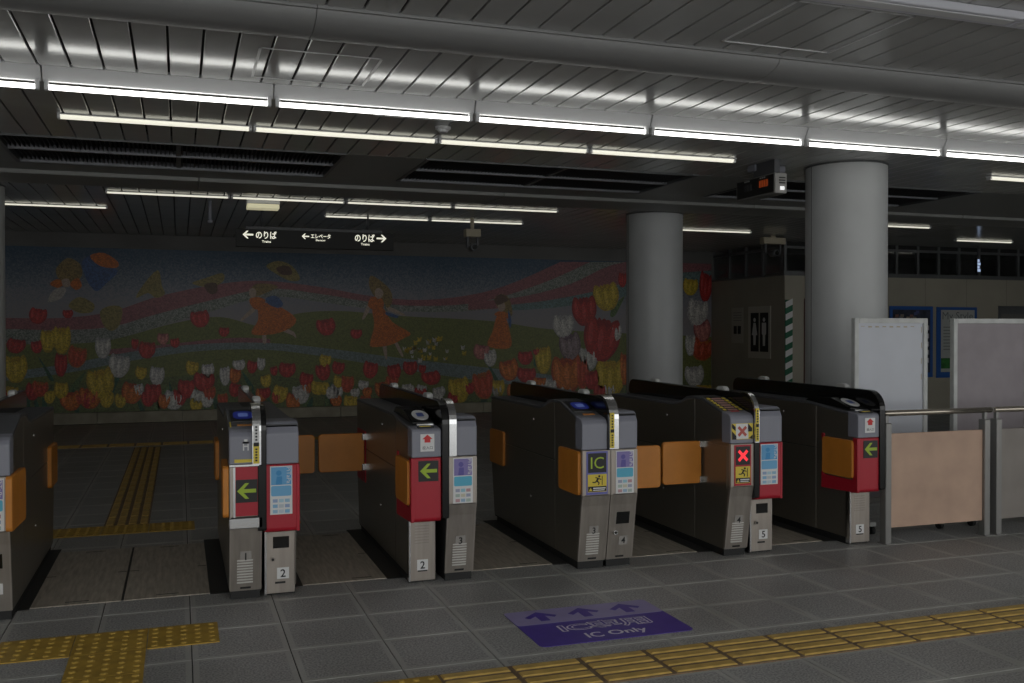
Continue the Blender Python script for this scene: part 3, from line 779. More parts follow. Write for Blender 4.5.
# ================================================================== TACTILE PAVING AND MAT
def bar_block_mesh(along='x'):
    m = MB().box(-.149, .149, -.149, .149, -.002, .003, 0)
    for i in range(4):
        c = -.1125+.075*i
        a = (-.139, .139); b = (c-.026, c+.026); t0, t1 = .003, .0085; s = .006
        v = [(a[0],b[0],t0),(a[1],b[0],t0),(a[1],b[1],t0),(a[0],b[1],t0),(a[0]+s,b[0]+s,t1),(a[1]-s,b[0]+s,t1),(a[1]-s,b[1]-s,t1),(a[0]+s,b[1]-s,t1)]
        if along == 'y': v = [(y, -x, z) for x, y, z in v]
        m.add(v, [(4,5,6,7),(0,1,5,4),(1,2,6,5),(2,3,7,6),(3,0,4,7)], 1)
    return m.mesh('bar_block', [M_TBASE, M_TBAR])
def dot_block_mesh():
    m = MB().box(-.149, .149, -.149, .149, -.002, .003, 0)
    for i in range(5):
        for j in range(5):
            x, y = -.12+.06*i, -.12+.06*j; n = 8; v = []
            for r, z in ((.016, .003), (.010, .008)):
                v += [(x+r*math.cos(2*math.pi*k/n), y+r*math.sin(2*math.pi*k/n), z) for k in range(n)]
            m.add(v, [(k, (k+1) % n, (k+1) % n+n, k+n) for k in range(n)]+[list(range(n, 2*n))], 1)
    return m.mesh('dot_block', [M_TDOT, mat('tactile_dot', (.48, .31, .06), .5)])
BARX, BARY, DOT = bar_block_mesh('x'), bar_block_mesh('y'), dot_block_mesh()
tp = thing('tactile_paving', 'long yellow tactile guide strip of raised bars across the foreground floor', 'tactile paving', (0, -1.46, .002))
for k in range(-3, 26):
    x = 1.06+.30*k
    link('dot_block' if k < 0 else 'bar_block', DOT if k < 0 else BARX, tp, (x, 0, 0))
tp = thing('tactile_paving', 'yellow T shaped patch of dotted tactile tiles at lower left', 'tactile paving', (0, 0, .002))
for k in range(-5, 2): link('dot_block', DOT, tp, (-.334+.302*k, -.445, 0))
for k in range(1, 4): link('dot_block', DOT, tp, (-.334, -.445-.302*k, 0))
tp = thing('tactile_paving', 'yellow tactile path leading from the first gate lane to the mural', 'tactile paving', (0, 0, .002))
for k in range(-2, 2): link('dot_block', DOT, tp, (-.40+.302*k, 2.12, 0))
for k in range(1, 17): link('bar_block', BARY, tp, (-.40, 2.12+.302*k, 0))
tp = thing('tactile_paving', 'narrow yellow tactile strip along the floor in front of the mural', 'tactile paving', (0, 7.42, .002))
for k in range(-10, 14): link('bar_block', BARX, tp, (-.40+.302*k, 0, 0))
tp = thing('tactile_paving', 'short piece of dotted tactile tile behind the gate numbered 1', 'tactile paving', (.62, 2.12, .002))
link('dot_block', DOT, tp, (0, 0, 0))

# floor mat with lettering
fm_ = thing('floor_mat', 'purple floor mat with arrows reading IC Only', 'mat', (1.795, -.87, 0))
def outline(r): return rrect(-.395, .395, -.26, .26, r)
o = MB().prism_z(rrect(-.375, .375, -.26, .255, .03), .0005, .003).build('mat_body', M_MATD, fm_)
MB().prism_z([(x, z) for x, z in rrect(-.375, .375, .045, .26, .02)], .003, .0036).build('light_band', M_MATL, fm_)
for cx in (-.22, .0, .22):
    p = [(-.025,-.07),(.025,-.07),(.025,.015),(.065,-.02),(.085,.005),(0,.08),(-.085,.005),(-.065,-.02),(-.025,.015)]
    MB().prism_z([(cx+a*.95, .15+b*.95) for a, b in p], .0036, .0044).build('arrow', M_MATD, fm_)
lettering('IC専用', .44, .105, lambda u, v: (u+.02, v-.05, .0040), M_MATINK, fm_, 'letter_outline', bold=.05)
lettering('IC専用', .44, .105, lambda u, v: (u+.02, v-.05, .0052), M_MATD, fm_, bold=-.005)
lettering('IC', .075, .065, lambda u, v: (u-.09, v-.180, .0042), M_MATINK, fm_, bold=.02); lettering('Only', .185, .075, lambda u, v: (u+.075, v-.185, .0042), M_MATINK, fm_, bold=.02)

# ================================================================== FENCE, BOARDS
def fence(x0, x1, y, label, board, rail_x1, mid=None):
    t = thing('fence', label, 'fence', (x0, y, 0)); L = x1-x0
    for xx in (0, L-.045):
        MB().box(xx, xx+.045, -.03, .03, 0, .775).build('post', M_POST, t, .004, 1)
        MB().box(xx+.012, xx+.033, -.012, .012, .775, .83).build('rail_stem', M_POST, t)
        MB().box(xx-.004, xx+.057, -.045, .045, 0, .006).build('foot_plate', M_POST, t)
    MB().box(.045, L-.045, -.008, .008, .10, .705).build('panel', board, t, .002, 1)
    MB().cyl((.0, 0, .835), 0, .019, rail_x1-x0, 16).build('hand_rail', M_POLE, t)
fence(4.205, 5.055, .045, 'low fence section with beige board and steel handrail beside the gates', M_FENCE, 5.085)
fence(5.11, 6.5, .045, 'low fence section with grey board at the right edge', M_FENCE2, 6.6)
def board(x0, x1, y, zt, label, face, cat, faces=1):
    t = thing('partition_board', label, cat, (x0, y, 0)); L = x1-x0; fw = .035
    for a, b, c, d in ((0, fw, .06, zt), (L-fw, L, .06, zt), (fw, L-fw, zt-fw, zt), (fw, L-fw, .18, .18+fw)):
        MB().box(a, b, -.02, .02, c, d).build('frame', M_FRAME, t, .003, 1)
    MB().box(fw, L-fw, -.008, .008, .18+fw, zt-fw).build('face', face, t)
    for xx in (.0, L-.05):
        MB().box(xx, xx+.05, -.18, .18, .055, .085).build('foot', M_FRAME, t, .003, 1)
        for yy in (-.16, .16): MB().cyl((xx+.012, yy, .028), 0, .028, .026, 14).build('caster', M_BLACK, t)
    return t
YBD = .47
a, b = at_y(853, 318, YBD).x, at_y(926, 318, YBD).x
t = board(a, b, YBD, at_y(853, 318, YBD).z, 'white board on casters behind the beige fence, dashed tape along its top', M_BOARDW, 'board')
L = b-a; zt = at_y(853, 318, YBD).z
for k in range(8): MB().box(.06+k*.06, .09+k*.06, -.0095, -.0075, zt-.062+random.uniform(-.004, .004), zt-.055).build('tape_scrap', mat('old_tape', (.42, .37, .28), .6), t)
for k in range(4): MB().box(L-.05, L-.044, -.0095, -.0075, zt-.1-k*.11, zt-.06-k*.11).build('tape_scrap', mat('old_tape', (.42, .37, .28), .6), t)
a2 = at_y(952, 318, YBD).x
board(a2, at_y(1027, 318, YBD).x, YBD, zt, 'mauve grey partition board in a white frame near the right edge', M_BOARDG, 'board')

# ================================================================== HANGING THINGS
hs = thing('hanging_sign', 'black hanging sign with white arrows and Japanese lettering in front of the mural', 'sign', (0, 7.0, 0))
MB().box(.60, 2.52, 0, .07, 2.385, 2.60).build('sign_box', M_BLACK, hs, .004, 1)
MB().box(.72, 2.38, .01, .06, 2.60, 2.635).build('top_rail', M_GREYD, hs)
for x in (.9, 2.2): MB().cyl((x, .035, 2.63), 2, .012, ZC-2.63, 10).build('rod', M_GREYD, hs)
def on7(px, py): p = at_y(px, py, 7.0-.004); return p.x, p.z
def sign_text(body, px0, px1, py0, py1):
    x0, z1 = on7(px0, py0); x1, z0 = on7(px1, py1)
    lettering(body, x1-x0, z1-z0, lambda u, v: ((x0+x1)/2+u, -.003, (z0+z1)/2+v), M_SIGNW, hs, bold=.02)
def sign_arrow(px, py, s, flip):
    x, z = on7(px, py); p = [(-1,0),(-.2,.75),(.1,.75),(-.4,.16),(1,.16),(1,-.16),(-.4,-.16),(.1,-.75),(-.2,-.75)]
    MB().prism_y([(x+(-a if flip else a)*s, z+b*s) for a, b in p], -.004, 0).build('arrow', M_SIGNW, hs)
sign_arrow(248, 234.5, .062, False); sign_text('のりば', 256, 276.5, 231, 239); sign_text('Trains', 262, 271, 240.3, 242.8)
sign_arrow(305.5, 236.3, .045, False); sign_text('エレベータ', 311, 330.5, 233.8, 238.8); sign_text('Elevator', 316, 325.5, 239.3, 241.3)
sign_text('のりば', 355, 374.5, 234, 242); sign_arrow(381.5, 238.5, .062, True); sign_text('Trains', 361, 369.5, 243, 245.5)

ls_ = thing('led_sign', 'small black hanging display with orange lit characters beside the near column', 'sign', (0, 0, 0))
LY = 2.0; x_ = at_y(775, 180, LY).x; z1 = at_y(775, 172, LY).z; z0 = at_y(775, 193, LY).z
y1 = LY+.60
MB().box(x_, x_+.12, LY, y1, z0, z1).build('housing', M_POST, ls_, .006, 1)
sc = MB().box(x_-.003, x_, LY+.02, y1-.02, z0+.015, z1-.012).build('screen', M_SCREEN, ls_)
for k in range(4):
    y = LY+.10+.035*k; MB().box(x_-.005, x_-.003, y, y+.026, z0+.075, z0+.135).build('lit_character', M_ORLED, sc)
for k in range(3):
    y = LY+.34+.045*k; MB().box(x_-.005, x_-.003, y, y+.034, z0+.07, z0+.125).build('unlit_character', mat('dim_char', (.05, .05, .055), .5), sc)
for y in (LY+.14, LY+.38):
    for q in range(3): MB().box(x_-.005, x_-.003, y+.03*q, y+.03*q+.02, z0+.15, z0+.162).build('caption_mark', mat('caption_grey', (.4, .4, .4), .5), sc)
MB().box(x_+.05, x_+.09, LY-.006, LY, z0+.03, z0+.06).build('status_lamp', mat('status_lamp', (.8, .8, .8), .4, emit=(1, 1, 1), strength=.7), ls_)
for q in range(3): MB().box(x_+.04, x_+.10, LY-.006, LY, z0+.085+q*.022, z0+.095+q*.022).build('grille_bar', M_BLACK, ls_)
MB().box(x_+.015, x_+.07, LY+.03, LY+.35, z1, ZC-.001).build('bracket', M_GREYD, ls_, .003, 1)

def cctv(px0, px1, py0, Y, label):
    a = at_y(px0, py0, Y); b = at_y(px1, py0, Y)
    t = thing('security_camera', label, 'camera', (a.x, Y, 0)); wd = b.x-a.x
    MB().box(0, wd, 0, .12, a.z-.10, a.z).build('housing', M_TAN, t, .006, 1)
    MB().box(wd*.4, wd*.6, .04, .08, a.z, ZC-.001).build('ceiling_mount', M_TAN, t)
    for xx in (wd*.12, wd*.78): MB().box(xx, xx+.02, .03, .08, a.z-.24, a.z-.10).build('yoke_arm', M_GREYD, t)
    MB().cyl((wd*.5, -.05, a.z-.24), 1, .05, .16, 16).build('camera_body', M_GREYD, t, .004, 1)
    MB().cyl((wd*.5, -.058, a.z-.24), 1, .034, .01, 16).build('lens', M_BLACKG, t)
cctv(466, 481, 228.5, 6.85, 'tan security camera hanging left of the far column, above the mural')
cctv(764, 786, 237, 7.6, 'tan security camera hanging between the two columns near the washroom')

el = thing('emergency_light', 'small square pale ceiling light box above the hanging sign', 'lamp', (0, 0, 0))
p = at_y(247, 201, 5.95); q = at_y(280, 209, 5.95)
MB().box(p.x, q.x, 5.95, 6.15, q.z+.05, ZC-.001).build('housing', M_BATTEN, el, .005, 1)
MB().box(p.x+.005, q.x-.005, 5.955, 6.145, q.z, q.z+.05).build('diffuser', mat('dim_diffuser', (.7, .68, .5), .4, emit=(1, .93, .6), strength=.35), el, .004, 1)
sd = thing('smoke_detector', 'small round smoke detector under the ceiling behind the bright tubes', 'detector', (at_z(443, 132, ZC-.04).x, at_z(443, 132, ZC-.04).y, ZC))
MB().cyl((0,0,-.022), 2, .055, .021, 20).build('base', M_BATTEN, sd); MB().cyl((0,0,-.045), 2, .03, .023, 16, r2=.045).build('sensor', M_BATTEN, sd)
sd2 = thing('ceiling_speaker_rod', 'short grey rod hanging from the ceiling left of the hanging sign', 'rod', (at_y(210, 215, 6.3).x, 6.3, 0))
MB().cyl((0,0,2.60), 2, .02, ZC-2.601, 12).build('rod', M_GREY, sd2); MB().cyl((0,0,2.58), 2, .028, .03, 12).build('cap', M_GREY, sd2)
eb = thing('ceiling_light_box', 'small grey ceiling box left of the LED display', 'light box', (0, 0, 0))
p = at_y(702, 183, 3.2)
MB().box(p.x, p.x+.32, 2.3, 2.42, ZC-.06, ZC-.001).build('housing', M_GREY, eb, .01, 2)

# vents
def vent(x0, x1, label):
    t = thing('ceiling_vent', label, 'vent', (x0, 2.99, ZC), 'long ceiling vents'); L = x1-x0; D = 1.245
    for a, b, c, d in ((0, L, 0, .03), (0, L, D-.03, D), (0, .03, .03, D-.03), (L-.03, L, .03, D-.03)):
        MB().box(a, b, c, d, -.008, .06).build('frame', M_MULL, t)
    MB().box(.03, L-.03, .58, .62, -.004, .05).build('middle_bar', mat('vent_bar', (.26, .265, .29), .35, metal=.4), t)
    MB().box(.03, L-.03, D-.055, D-.032, -.004, .05).build('edge_bar', mat('vent_bar', (.26, .265, .29), .35, metal=.4), t)
    MB().box(L/2-.02, L/2+.02, .03, D-.03, .002, .05).build('cross_bar', M_MULL, t)
    m = MB(); x = .05
    while x < L-.05:
        m.box(x, x+.006, .03, D-.05, .01, .06); x += .034
    o = m.build('louvre_fins', mat('vent_fin', (.05, .05, .055), .5, metal=.2), t); o['kind'] = 'stuff'
    MB().box(.03, L-.03, .03, D-.03, .09, .10).build('back_plate', M_VOID, t)
for (a, b), lb in zip(VENTS, ('long dark louvred ceiling vent at the left', 'long dark louvred ceiling vent in the middle', 'long dark louvred ceiling vent right of the near column')): vent(a, b, lb)

# ================================================================== THINGS ON THE WASHROOM BLOCK
ws = thing('washroom_sign', 'white sign with black panels showing woman and man figures', 'sign', (XB, 0, 0))
def onside(pts, m, par, name, d0, d1):   # outline in (y, z) on the wall that faces left
    return MB().prism_x(pts, -d1, -d0).build(name, m, par)
onside([(8.72, .91), (9.38, .91), (9.38, 1.79), (8.72, 1.79)], mat('sign_board', (.55, .53, .46), .5), ws, 'board', 0.0, .012)
for yc, kind in ((9.18, 'w'), (8.90, 'm')):
    pnl = onside([(yc-.12, 1.02), (yc+.12, 1.02), (yc+.12, 1.68), (yc-.12, 1.68)], M_BLACK, ws, 'black_panel', .012, .015)
    c = [(yc+.035*math.cos(i*.524), 1.56+.035*math.sin(i*.524)) for i in range(12)]
    onside(c, M_WHITE, pnl, 'figure_head', .015, .018)
    if kind == 'w': body = [(yc-.03, 1.51), (yc+.03, 1.51), (yc+.08, 1.30), (yc+.04, 1.30), (yc+.03, 1.13), (yc-.03, 1.13), (yc-.04, 1.30), (yc-.08, 1.30)]
    else: body = [(yc-.06, 1.51), (yc+.06, 1.51), (yc+.06, 1.32), (yc+.035, 1.30), (yc+.03, 1.12), (yc-.03, 1.12), (yc-.035, 1.30), (yc-.06, 1.32)]
    onside(body, M_WHITE, pnl, 'figure_body', .015, .018)
nt_ = thing('wall_notice', 'pale paper notice left of the washroom sign', 'notice', (XB, 0, 0))
onside([(9.55, 1.16), (9.92, 1.16), (9.92, 1.78), (9.55, 1.78)], mat('notice_paper', (.45, .44, .38), .6), nt_, 'paper', 0, .005)
for yy in (9.62, 9.75): onside([(yy, 1.32), (yy+.1, 1.32), (yy+.1, 1.46), (yy, 1.46)], M_INK, nt_, 'printed_block', .005, .007)
for k in range(4): onside([(9.60, 1.55+.045*k), (9.86, 1.55+.045*k), (9.86, 1.565+.045*k), (9.60, 1.565+.045*k)], mat('grey_print', (.25, .25, .23), .6), nt_, 'printed_line', .005, .007)
sp_ = thing('striped_post', 'green and white diagonally striped strip on the corner of the beige wall', 'strip', (0, YF, 0))
MB().box(9.262, 9.40, -.02, -.001, .30, 1.88).build('strip_body', M_GREENS, sp_)
for k in range(8):
    z = .34+.20*k
    MB().prism_y([(9.264, z), (9.398, z+.06), (9.398, z+.16), (9.264, z+.10)], -.023, -.02).build('white_stripe', M_WHITE, sp_)
jb = thing('door_jamb', 'thin brown upright strip beside the near column', 'door jamb', (0, YF, 0))
MB().box(9.63, 9.68, -.03, -.001, 0, 1.9).build('jamb', M_BROWN, jb)
def poster(px0, px1, py0, py1, label):
    a = at_y(px0, py0, YF); b = at_y(px1, py1, YF)
    t = thing('wall_poster', label, 'poster', (a.x, YF, 0)); wd = b.x-a.x
    return t, wd, b.z, a.z
t, wd, z0, z1 = poster(889, 932, 306, 377, 'blue framed poster with dark picture just right of the near column')
MB().box(0, wd, -.02, -.001, z0, z1).build('frame', M_BLUEF, t, .003, 1)
pic = MB().box(.06, wd-.06, -.023, -.02, z0+.08, z1-.06).build('print', mat('poster_night', (.03, .035, .06), .5, noise=.6, nscale=9), t)
for k in range(16):
    x = .1+random.random()*(wd-.3); z = z1-.12-random.random()*.22
    MB().box(x, x+.07, -.025, -.023, z, z+.05).build('print_patch', mat('pp%d' % (k % 4), [(.25,.12,.1),(.3,.25,.2),(.08,.1,.25),(.2,.2,.22)][k % 4], .5), pic)
for k in range(5): MB().box(wd-.16, wd-.09, -.025, -.023, z0+.25+.14*k, z0+.33+.14*k).build('print_patch', mat('pp5', (.45,.45,.5), .5), pic)
t, wd, z0, z1 = poster(936, 976, 307, 377, 'blue framed white poster headed My Style behind the boards')
MB().box(0, wd, -.02, -.001, z0, z1).build('frame', M_BLUEF, t, .003, 1)
pic = MB().box(.09, wd-.06, -.023, -.02, z0+.10, z1-.05).build('print', mat('poster_paper', (.44, .46, .44), .5), t)
lettering('My Style', wd-.22, .17, lambda u, v: (wd/2+.01+u, -.0245, z1-.17+v), mat('grey_heading', (.16, .17, .17), .5), pic)
for k in range(8): MB().box(.14, .14+random.uniform(.15, .32), -.025, -.023, z1-.36-.055*k, z1-.34-.055*k).build('printed_line', mat('grey_print2', (.25, .26, .25), .6), pic)
MB().box(.09, wd-.06, -.025, -.023, z0+.16, z0+.34).build('green_band', mat('poster_green', (.03, .16, .03), .5, noise=.5, nscale=12), pic)
t, wd, z0, z1 = poster(998, 1040, 306, 350, 'dark grey notice board above the mauve partition at the right edge')
MB().box(0, wd, -.02, -.001, z0, z1).build('frame', M_MULL, t, .003, 1)
MB().box(.05, wd-.05, -.023, -.02, z0+.05, z1-.14).build('print', mat('grey_board_print', (.17, .165, .155), .6), t)
lt = thing('lit_sign', 'small blue white lit vertical sign in the dark window at right', 'sign', (at_y(979, 265, YF-.3).x, YF-.3, 0))
zt_ = at_y(979, 259, YF-.3).z; zb_ = at_y(979, 272, YF-.3).z
MB().box(-.04, .04, 0, .05, zb_-.01, zt_+.01).build('housing', M_BLACK, lt)
MB().box(-.008, .008, .015, .035, zt_+.01, ZC-.001).build('hanger', M_GREYD, lt)
for k in range(4):
    z = zb_+(zt_-zb_)*k/4
    MB().box(-.032, .01 if k % 2 else .03, -.004, 0, z+.004, z+(zt_-zb_)/4-.006).build('lit_character', mat('sign_blue_white', (.5, .6, .8), .4, emit=(.55, .7, 1), strength=.55), lt)

# ================================================================== MOSAIC MURAL
mural = thing('mosaic_mural', 'mosaic mural of tulip fields and girls in orange dresses across the back wall', 'mural', (0, YB, 0))
MX0, MX1, MZ0, MZ1 = -5.9, XB-.02, .165, 2.615
def sky_material():
    m = bpy.data.materials.new('mosaic_sky'); m.use_nodes = True; nt = m.node_tree; b = nt.nodes['Principled BSDF']; b.inputs['Roughness'].default_value = .45
    tc = nt.nodes.new('ShaderNodeTexCoord'); sp = nt.nodes.new('ShaderNodeSeparateXYZ'); nt.links.new(tc.outputs['Object'], sp.inputs[0])
    mr = nt.nodes.new('ShaderNodeMapRange'); mr.inputs[1].default_value = 1.55; mr.inputs[2].default_value = 2.6
    v = nt.nodes.new('ShaderNodeTexVoronoi'); v.inputs['Scale'].default_value = 55; nt.links.new(tc.outputs['Object'], v.inputs['Vector'])
    sc_ = nt.nodes.new('ShaderNodeSeparateColor'); nt.links.new(v.outputs['Color'], sc_.inputs['Color'])
    ma = nt.nodes.new('ShaderNodeMath'); ma.operation = 'MULTIPLY_ADD'; ma.inputs[1].default_value = .34
    nt.links.new(sp.outputs['Z'], mr.inputs[0])
    sb = nt.nodes.new('ShaderNodeMath'); sb.operation = 'SUBTRACT'; sb.inputs[1].default_value = .17
    nt.links.new(sc_.outputs['Red'], ma.inputs[0]); nt.links.new(mr.outputs[0], ma.inputs[2]); nt.links.new(ma.outputs[0], sb.inputs[0])
    r = nt.nodes.new('ShaderNodeValToRGB'); e = r.color_ramp.elements
    e[0].position = 0; e[0].color = (.27, .25, .26, 1); e[1].position = 1; e[1].color = (.02, .06, .11, 1)
    n = e.new(.35); n.color = (.23, .23, .26, 1); n = e.new(.7); n.color = (.085, .12, .17, 1)
    nt.links.new(sb.outputs[0], r.inputs['Fac']); nt.links.new(r.outputs['Color'], b.inputs['Base Color'])
    return m
MB().box(MX0, MX1, -.012, -.001, MZ0, MZ1).build('sky_field', sky_material(), mural)
def mp(px, py): p = at_y(px, py, YB); return (p.x, p.z)
def inlay(pts, off, m, name, parent=None, smooth=0):
    if smooth: pts = spline(pts, smooth)
    q = [mp(*p) for p in pts]
    q = [(max(MX0, min(MX1, x)), max(MZ0, min(MZ1-.002, z))) for x, z in q]
    return MB().prism_y(q, -.012-off, -.0118-off+.002).build(name, m, parent or mural)
def band(top, bot, off, m, name):
    t_ = spline(top, 5, False); b_ = spline(bot, 5, False); return inlay(t_+b_[::-1], off, m, name)
C_PINK = mosaic('pink', (.27, .10, .11), .35); C_WHITEG = mosaic('whitegreen', (.15, .175, .15), .4, col2=(.34, .35, .31))
C_GREEN = mosaic('green', (.15, .165, .04), .3); C_PATH = mosaic('path', (.17, .215, .21), .35); C_LEAF = mosaic('leaf', (.03, .095, .05), .5); C_LEAF2 = mosaic('leaf2', (.09, .15, .05), .5)
C_DGREEN = mosaic('dark_green', (.11, .135, .042), .4); C_TEAL = mosaic('teal', (.13, .20, .20), .45)
band([(-40, 319), (5, 318), (60, 318), (110, 312), (160, 296), (220, 284), (265, 281), (320, 287), (370, 296), (420, 300), (470, 295), (510, 284), (560, 262)],
     [(-40, 332), (5, 331), (60, 331), (110, 329), (150, 318), (200, 304), (265, 290), (320, 295), (370, 303), (420, 307), (480, 304), (530, 290), (600, 262)], .001, C_PINK, 'pink_band')
band([(-40, 330), (5, 329), (60, 330), (110, 327), (150, 316), (200, 303), (265, 289), (320, 294), (370, 302), (420, 306), (480, 302), (540, 284), (590, 262)],
     [(-40, 346), (5, 345), (60, 345), (110, 340), (150, 329), (200, 315), (265, 297), (320, 302), (370, 309), (420, 312), (490, 309), (550, 291), (640, 262)], .002, C_WHITEG, 'flower_band')
band([(468, 302), (520, 297), (570, 284), (625, 262), (720, 262)], [(468, 310), (530, 306), (580, 297), (640, 284), (720, 275)], .0025, C_PINK, 'pink_band')
band([(500, 306), (550, 300), (600, 290), (650, 276), (720, 270)], [(500, 311), (550, 308), (600, 301), (660, 290), (720, 284)], .003, C_TEAL, 'flower_band')
band([(-40, 345), (5, 344), (60, 344), (110, 340), (175, 323), (220, 317), (262, 326), (295, 314), (340, 311), (400, 316), (490, 321), (560, 330), (720, 337)],
     [(-40, 420), (100, 420), (300, 420), (500, 420), (720, 420)], .0035, C_GREEN, 'meadow')
band([(-40, 378), (60, 365), (130, 352), (200, 344), (270, 343), (340, 350), (400, 358), (490, 368), (560, 376)], [(-40, 386), (60, 374), (130, 361), (200, 351), (270, 350), (340, 359), (400, 369), (490, 382), (560, 390)], .0045, C_PATH, 'path')
band([(100, 350), (160, 345), (230, 338), (270, 339)], [(100, 355), (160, 351), (230, 344), (270, 344)], .004, C_PINK, 'pink_band')
band([(-40, 392), (60, 384), (150, 378), (250, 374), (330, 382), (420, 388), (500, 392), (600, 380), (720, 380)], [(-40, 420), (150, 420), (330, 420), (500, 420), (720, 420)], .005, C_DGREEN, 'flower_bed')
# tulips: (x, y, width, height, colour)
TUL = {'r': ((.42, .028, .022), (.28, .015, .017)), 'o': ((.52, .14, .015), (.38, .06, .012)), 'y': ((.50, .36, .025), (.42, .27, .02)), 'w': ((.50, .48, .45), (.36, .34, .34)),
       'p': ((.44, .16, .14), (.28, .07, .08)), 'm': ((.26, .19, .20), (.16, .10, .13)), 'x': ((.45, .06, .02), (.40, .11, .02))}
TULIPS = """16 369 22 26 y;16 346 18 14 r;37 347 11 12 r;62 340 17 26 y;48 341 14 22 y;61 365 12 22 r;77 357 18 20 x;103 348 15 20 w;119 366 20 22 w;101 384 26 30 y;40 389 16 15 x;71 401 20 18 o;90 398 22 20 o;9 394 18 16 y;
132 393 20 20 o;153 393 16 18 r;174 400 20 18 w;157 376 14 18 w;141 373 11 12 y;186 389 16 18 r;204 382 20 18 r;198 397 16 14 w;192 368 12 13 y;208 371 12 14 w;225 376 10 18 w;235 376 11 14 o;239 365 12 10 w;163 339 11 11 p;175 343 9 9 r;207 401 12 12 w;
38 316 17 15 r;68 314 10 8 r;147 350 16 16 r;135 344 7 10 r;200 319 18 16 r;224 332 10 9 r;
252 367 10 12 r;261 364 8 12 w;266 381 10 12 y;280 394 14 16 y;301 394 16 18 w;306 380 13 14 r;318 388 15 13 y;325 361 11 12 y;323 372 14 16 r;338 368 12 12 r;338 382 9 12 y;347 384 13 16 x;332 393 13 12 w;336 401 11 11 o;265 393 11 10 r;355 393 9 9 w;363 385 10 9 w;367 392 9 10 o;
326 327 18 16 r;356 334 11 9 r;287 370 16 14 r;274 371 7 9 r;
370 370 14 16 r;394 372 13 15 r;431 378 18 13 r;459 390 20 24 y;483 385 20 26 x;481 352 15 14 p;490 358 12 16 w;407 389 10 10 w;421 390 10 10 w;439 392 12 10 w;410 368 14 13 r;422 369 7 8 r;392 381 12 10 x;
509 370 18 20 o;543 360 15 26 y;525 358 14 13 r;536 352 6 6 r;526 375 18 14 r;539 382 14 9 o;563 326 20 22 w;606 297 24 26 y;584 311 23 28 r;601 339 34 42 r;570 347 20 26 m;588 359 18 22 w;567 374 30 34 o;582 372 13 34 x;591 380 14 18 r;610 378 28 36 y;624 369 9 30 o;622 280 8 14 r;616 333 10 16 w;498 388 12 16 y;550 386 12 14 w;
690 287 14 16 y;705 287 12 28 r;697 313 20 26 w;702 331 16 20 p;702 349 22 22 x;694 376 18 20 w;703 390 16 10 y;690 345 10 20 w"""
lv = random.Random(3)
for k in range(44):      # smaller blooms filling the bed between the big ones
    x = 6+k*(620/43)+lv.uniform(-4, 4); y = lv.uniform(388, 404); sz = lv.uniform(9, 14)
    TULIPS = '%.1f %.1f %.1f %.1f %s;' % (x, y, sz, sz*1.15, lv.choice('roywrwyrox'))+TULIPS
def leaf(x, y, h, lean, k):
    p = [(x-2.2, y), (x-3.2+lean*.3, y-h*.45), (x+lean, y-h), (x+1.8+lean*.5, y-h*.5), (x+2.2, y)]
    inlay(p, .0055+.0002*(k % 4), (C_LEAF, C_LEAF2)[k % 2], 'leaf', smooth=3)
for k in range(46):
    x = lv.uniform(0, 640) if k < 42 else lv.uniform(686, 708)
    leaf(x, 413, lv.uniform(16, 34), lv.uniform(-8, 8), k)
for k, (x, y, h, ln) in enumerate(((52, 380, 24, -14), (70, 397, 26, 16), (108, 400, 30, 14), (160, 408, 22, 8), (250, 385, 14, -8), (300, 398, 18, 10), (498, 384, 26, -14), (560, 372, 24, 12), (536, 366, 12, 2), (612, 316, 20, 12))): leaf(x, y, h, ln, k)
for idx, s in enumerate(TULIPS.replace('\n', '').split(';')):
    a = s.split(); cx, cy, wd, hg = map(float, a[:4]); c1, c2 = TUL[a[4]]
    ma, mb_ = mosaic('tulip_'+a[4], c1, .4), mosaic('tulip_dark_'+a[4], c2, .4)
    tl = lv.uniform(-.25, .25)
    def P(u, v): return mp(cx+(u*math.cos(tl)-v*math.sin(tl))*wd/2, cy+(u*math.sin(tl)+v*math.cos(tl))*hg/2)
    m = MB(); off = .0062+.0003*(idx % 5)
    def petal(pts, o, mi):
        q = [P(u, v) for u, v in spline(pts, 3)]
        q = [(max(MX0, min(MX1, x)), max(MZ0, z)) for x, z in q]
        m.prism_y(q, -.012-off-o, -.012-off-o+.0025, mi)
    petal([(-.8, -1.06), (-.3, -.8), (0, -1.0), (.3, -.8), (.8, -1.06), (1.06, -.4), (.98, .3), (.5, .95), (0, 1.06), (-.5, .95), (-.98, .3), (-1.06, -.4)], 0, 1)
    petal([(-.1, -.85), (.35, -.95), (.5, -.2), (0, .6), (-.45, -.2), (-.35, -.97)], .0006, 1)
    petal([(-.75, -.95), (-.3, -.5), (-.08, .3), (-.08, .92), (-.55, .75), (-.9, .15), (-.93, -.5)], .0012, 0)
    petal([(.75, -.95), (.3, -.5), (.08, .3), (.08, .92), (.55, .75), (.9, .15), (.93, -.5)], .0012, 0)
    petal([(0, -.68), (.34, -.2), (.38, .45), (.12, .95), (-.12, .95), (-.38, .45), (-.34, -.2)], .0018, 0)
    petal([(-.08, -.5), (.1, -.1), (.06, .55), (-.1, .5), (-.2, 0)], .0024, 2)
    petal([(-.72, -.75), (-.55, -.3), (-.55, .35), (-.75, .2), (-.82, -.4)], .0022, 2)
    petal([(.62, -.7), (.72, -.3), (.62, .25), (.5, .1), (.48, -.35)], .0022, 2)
    m.build('tulip', [ma, mb_, mosaic('tulip_light_'+a[4], tuple(min(.75, x*1.25+.03) for x in c1), .3)], mural)
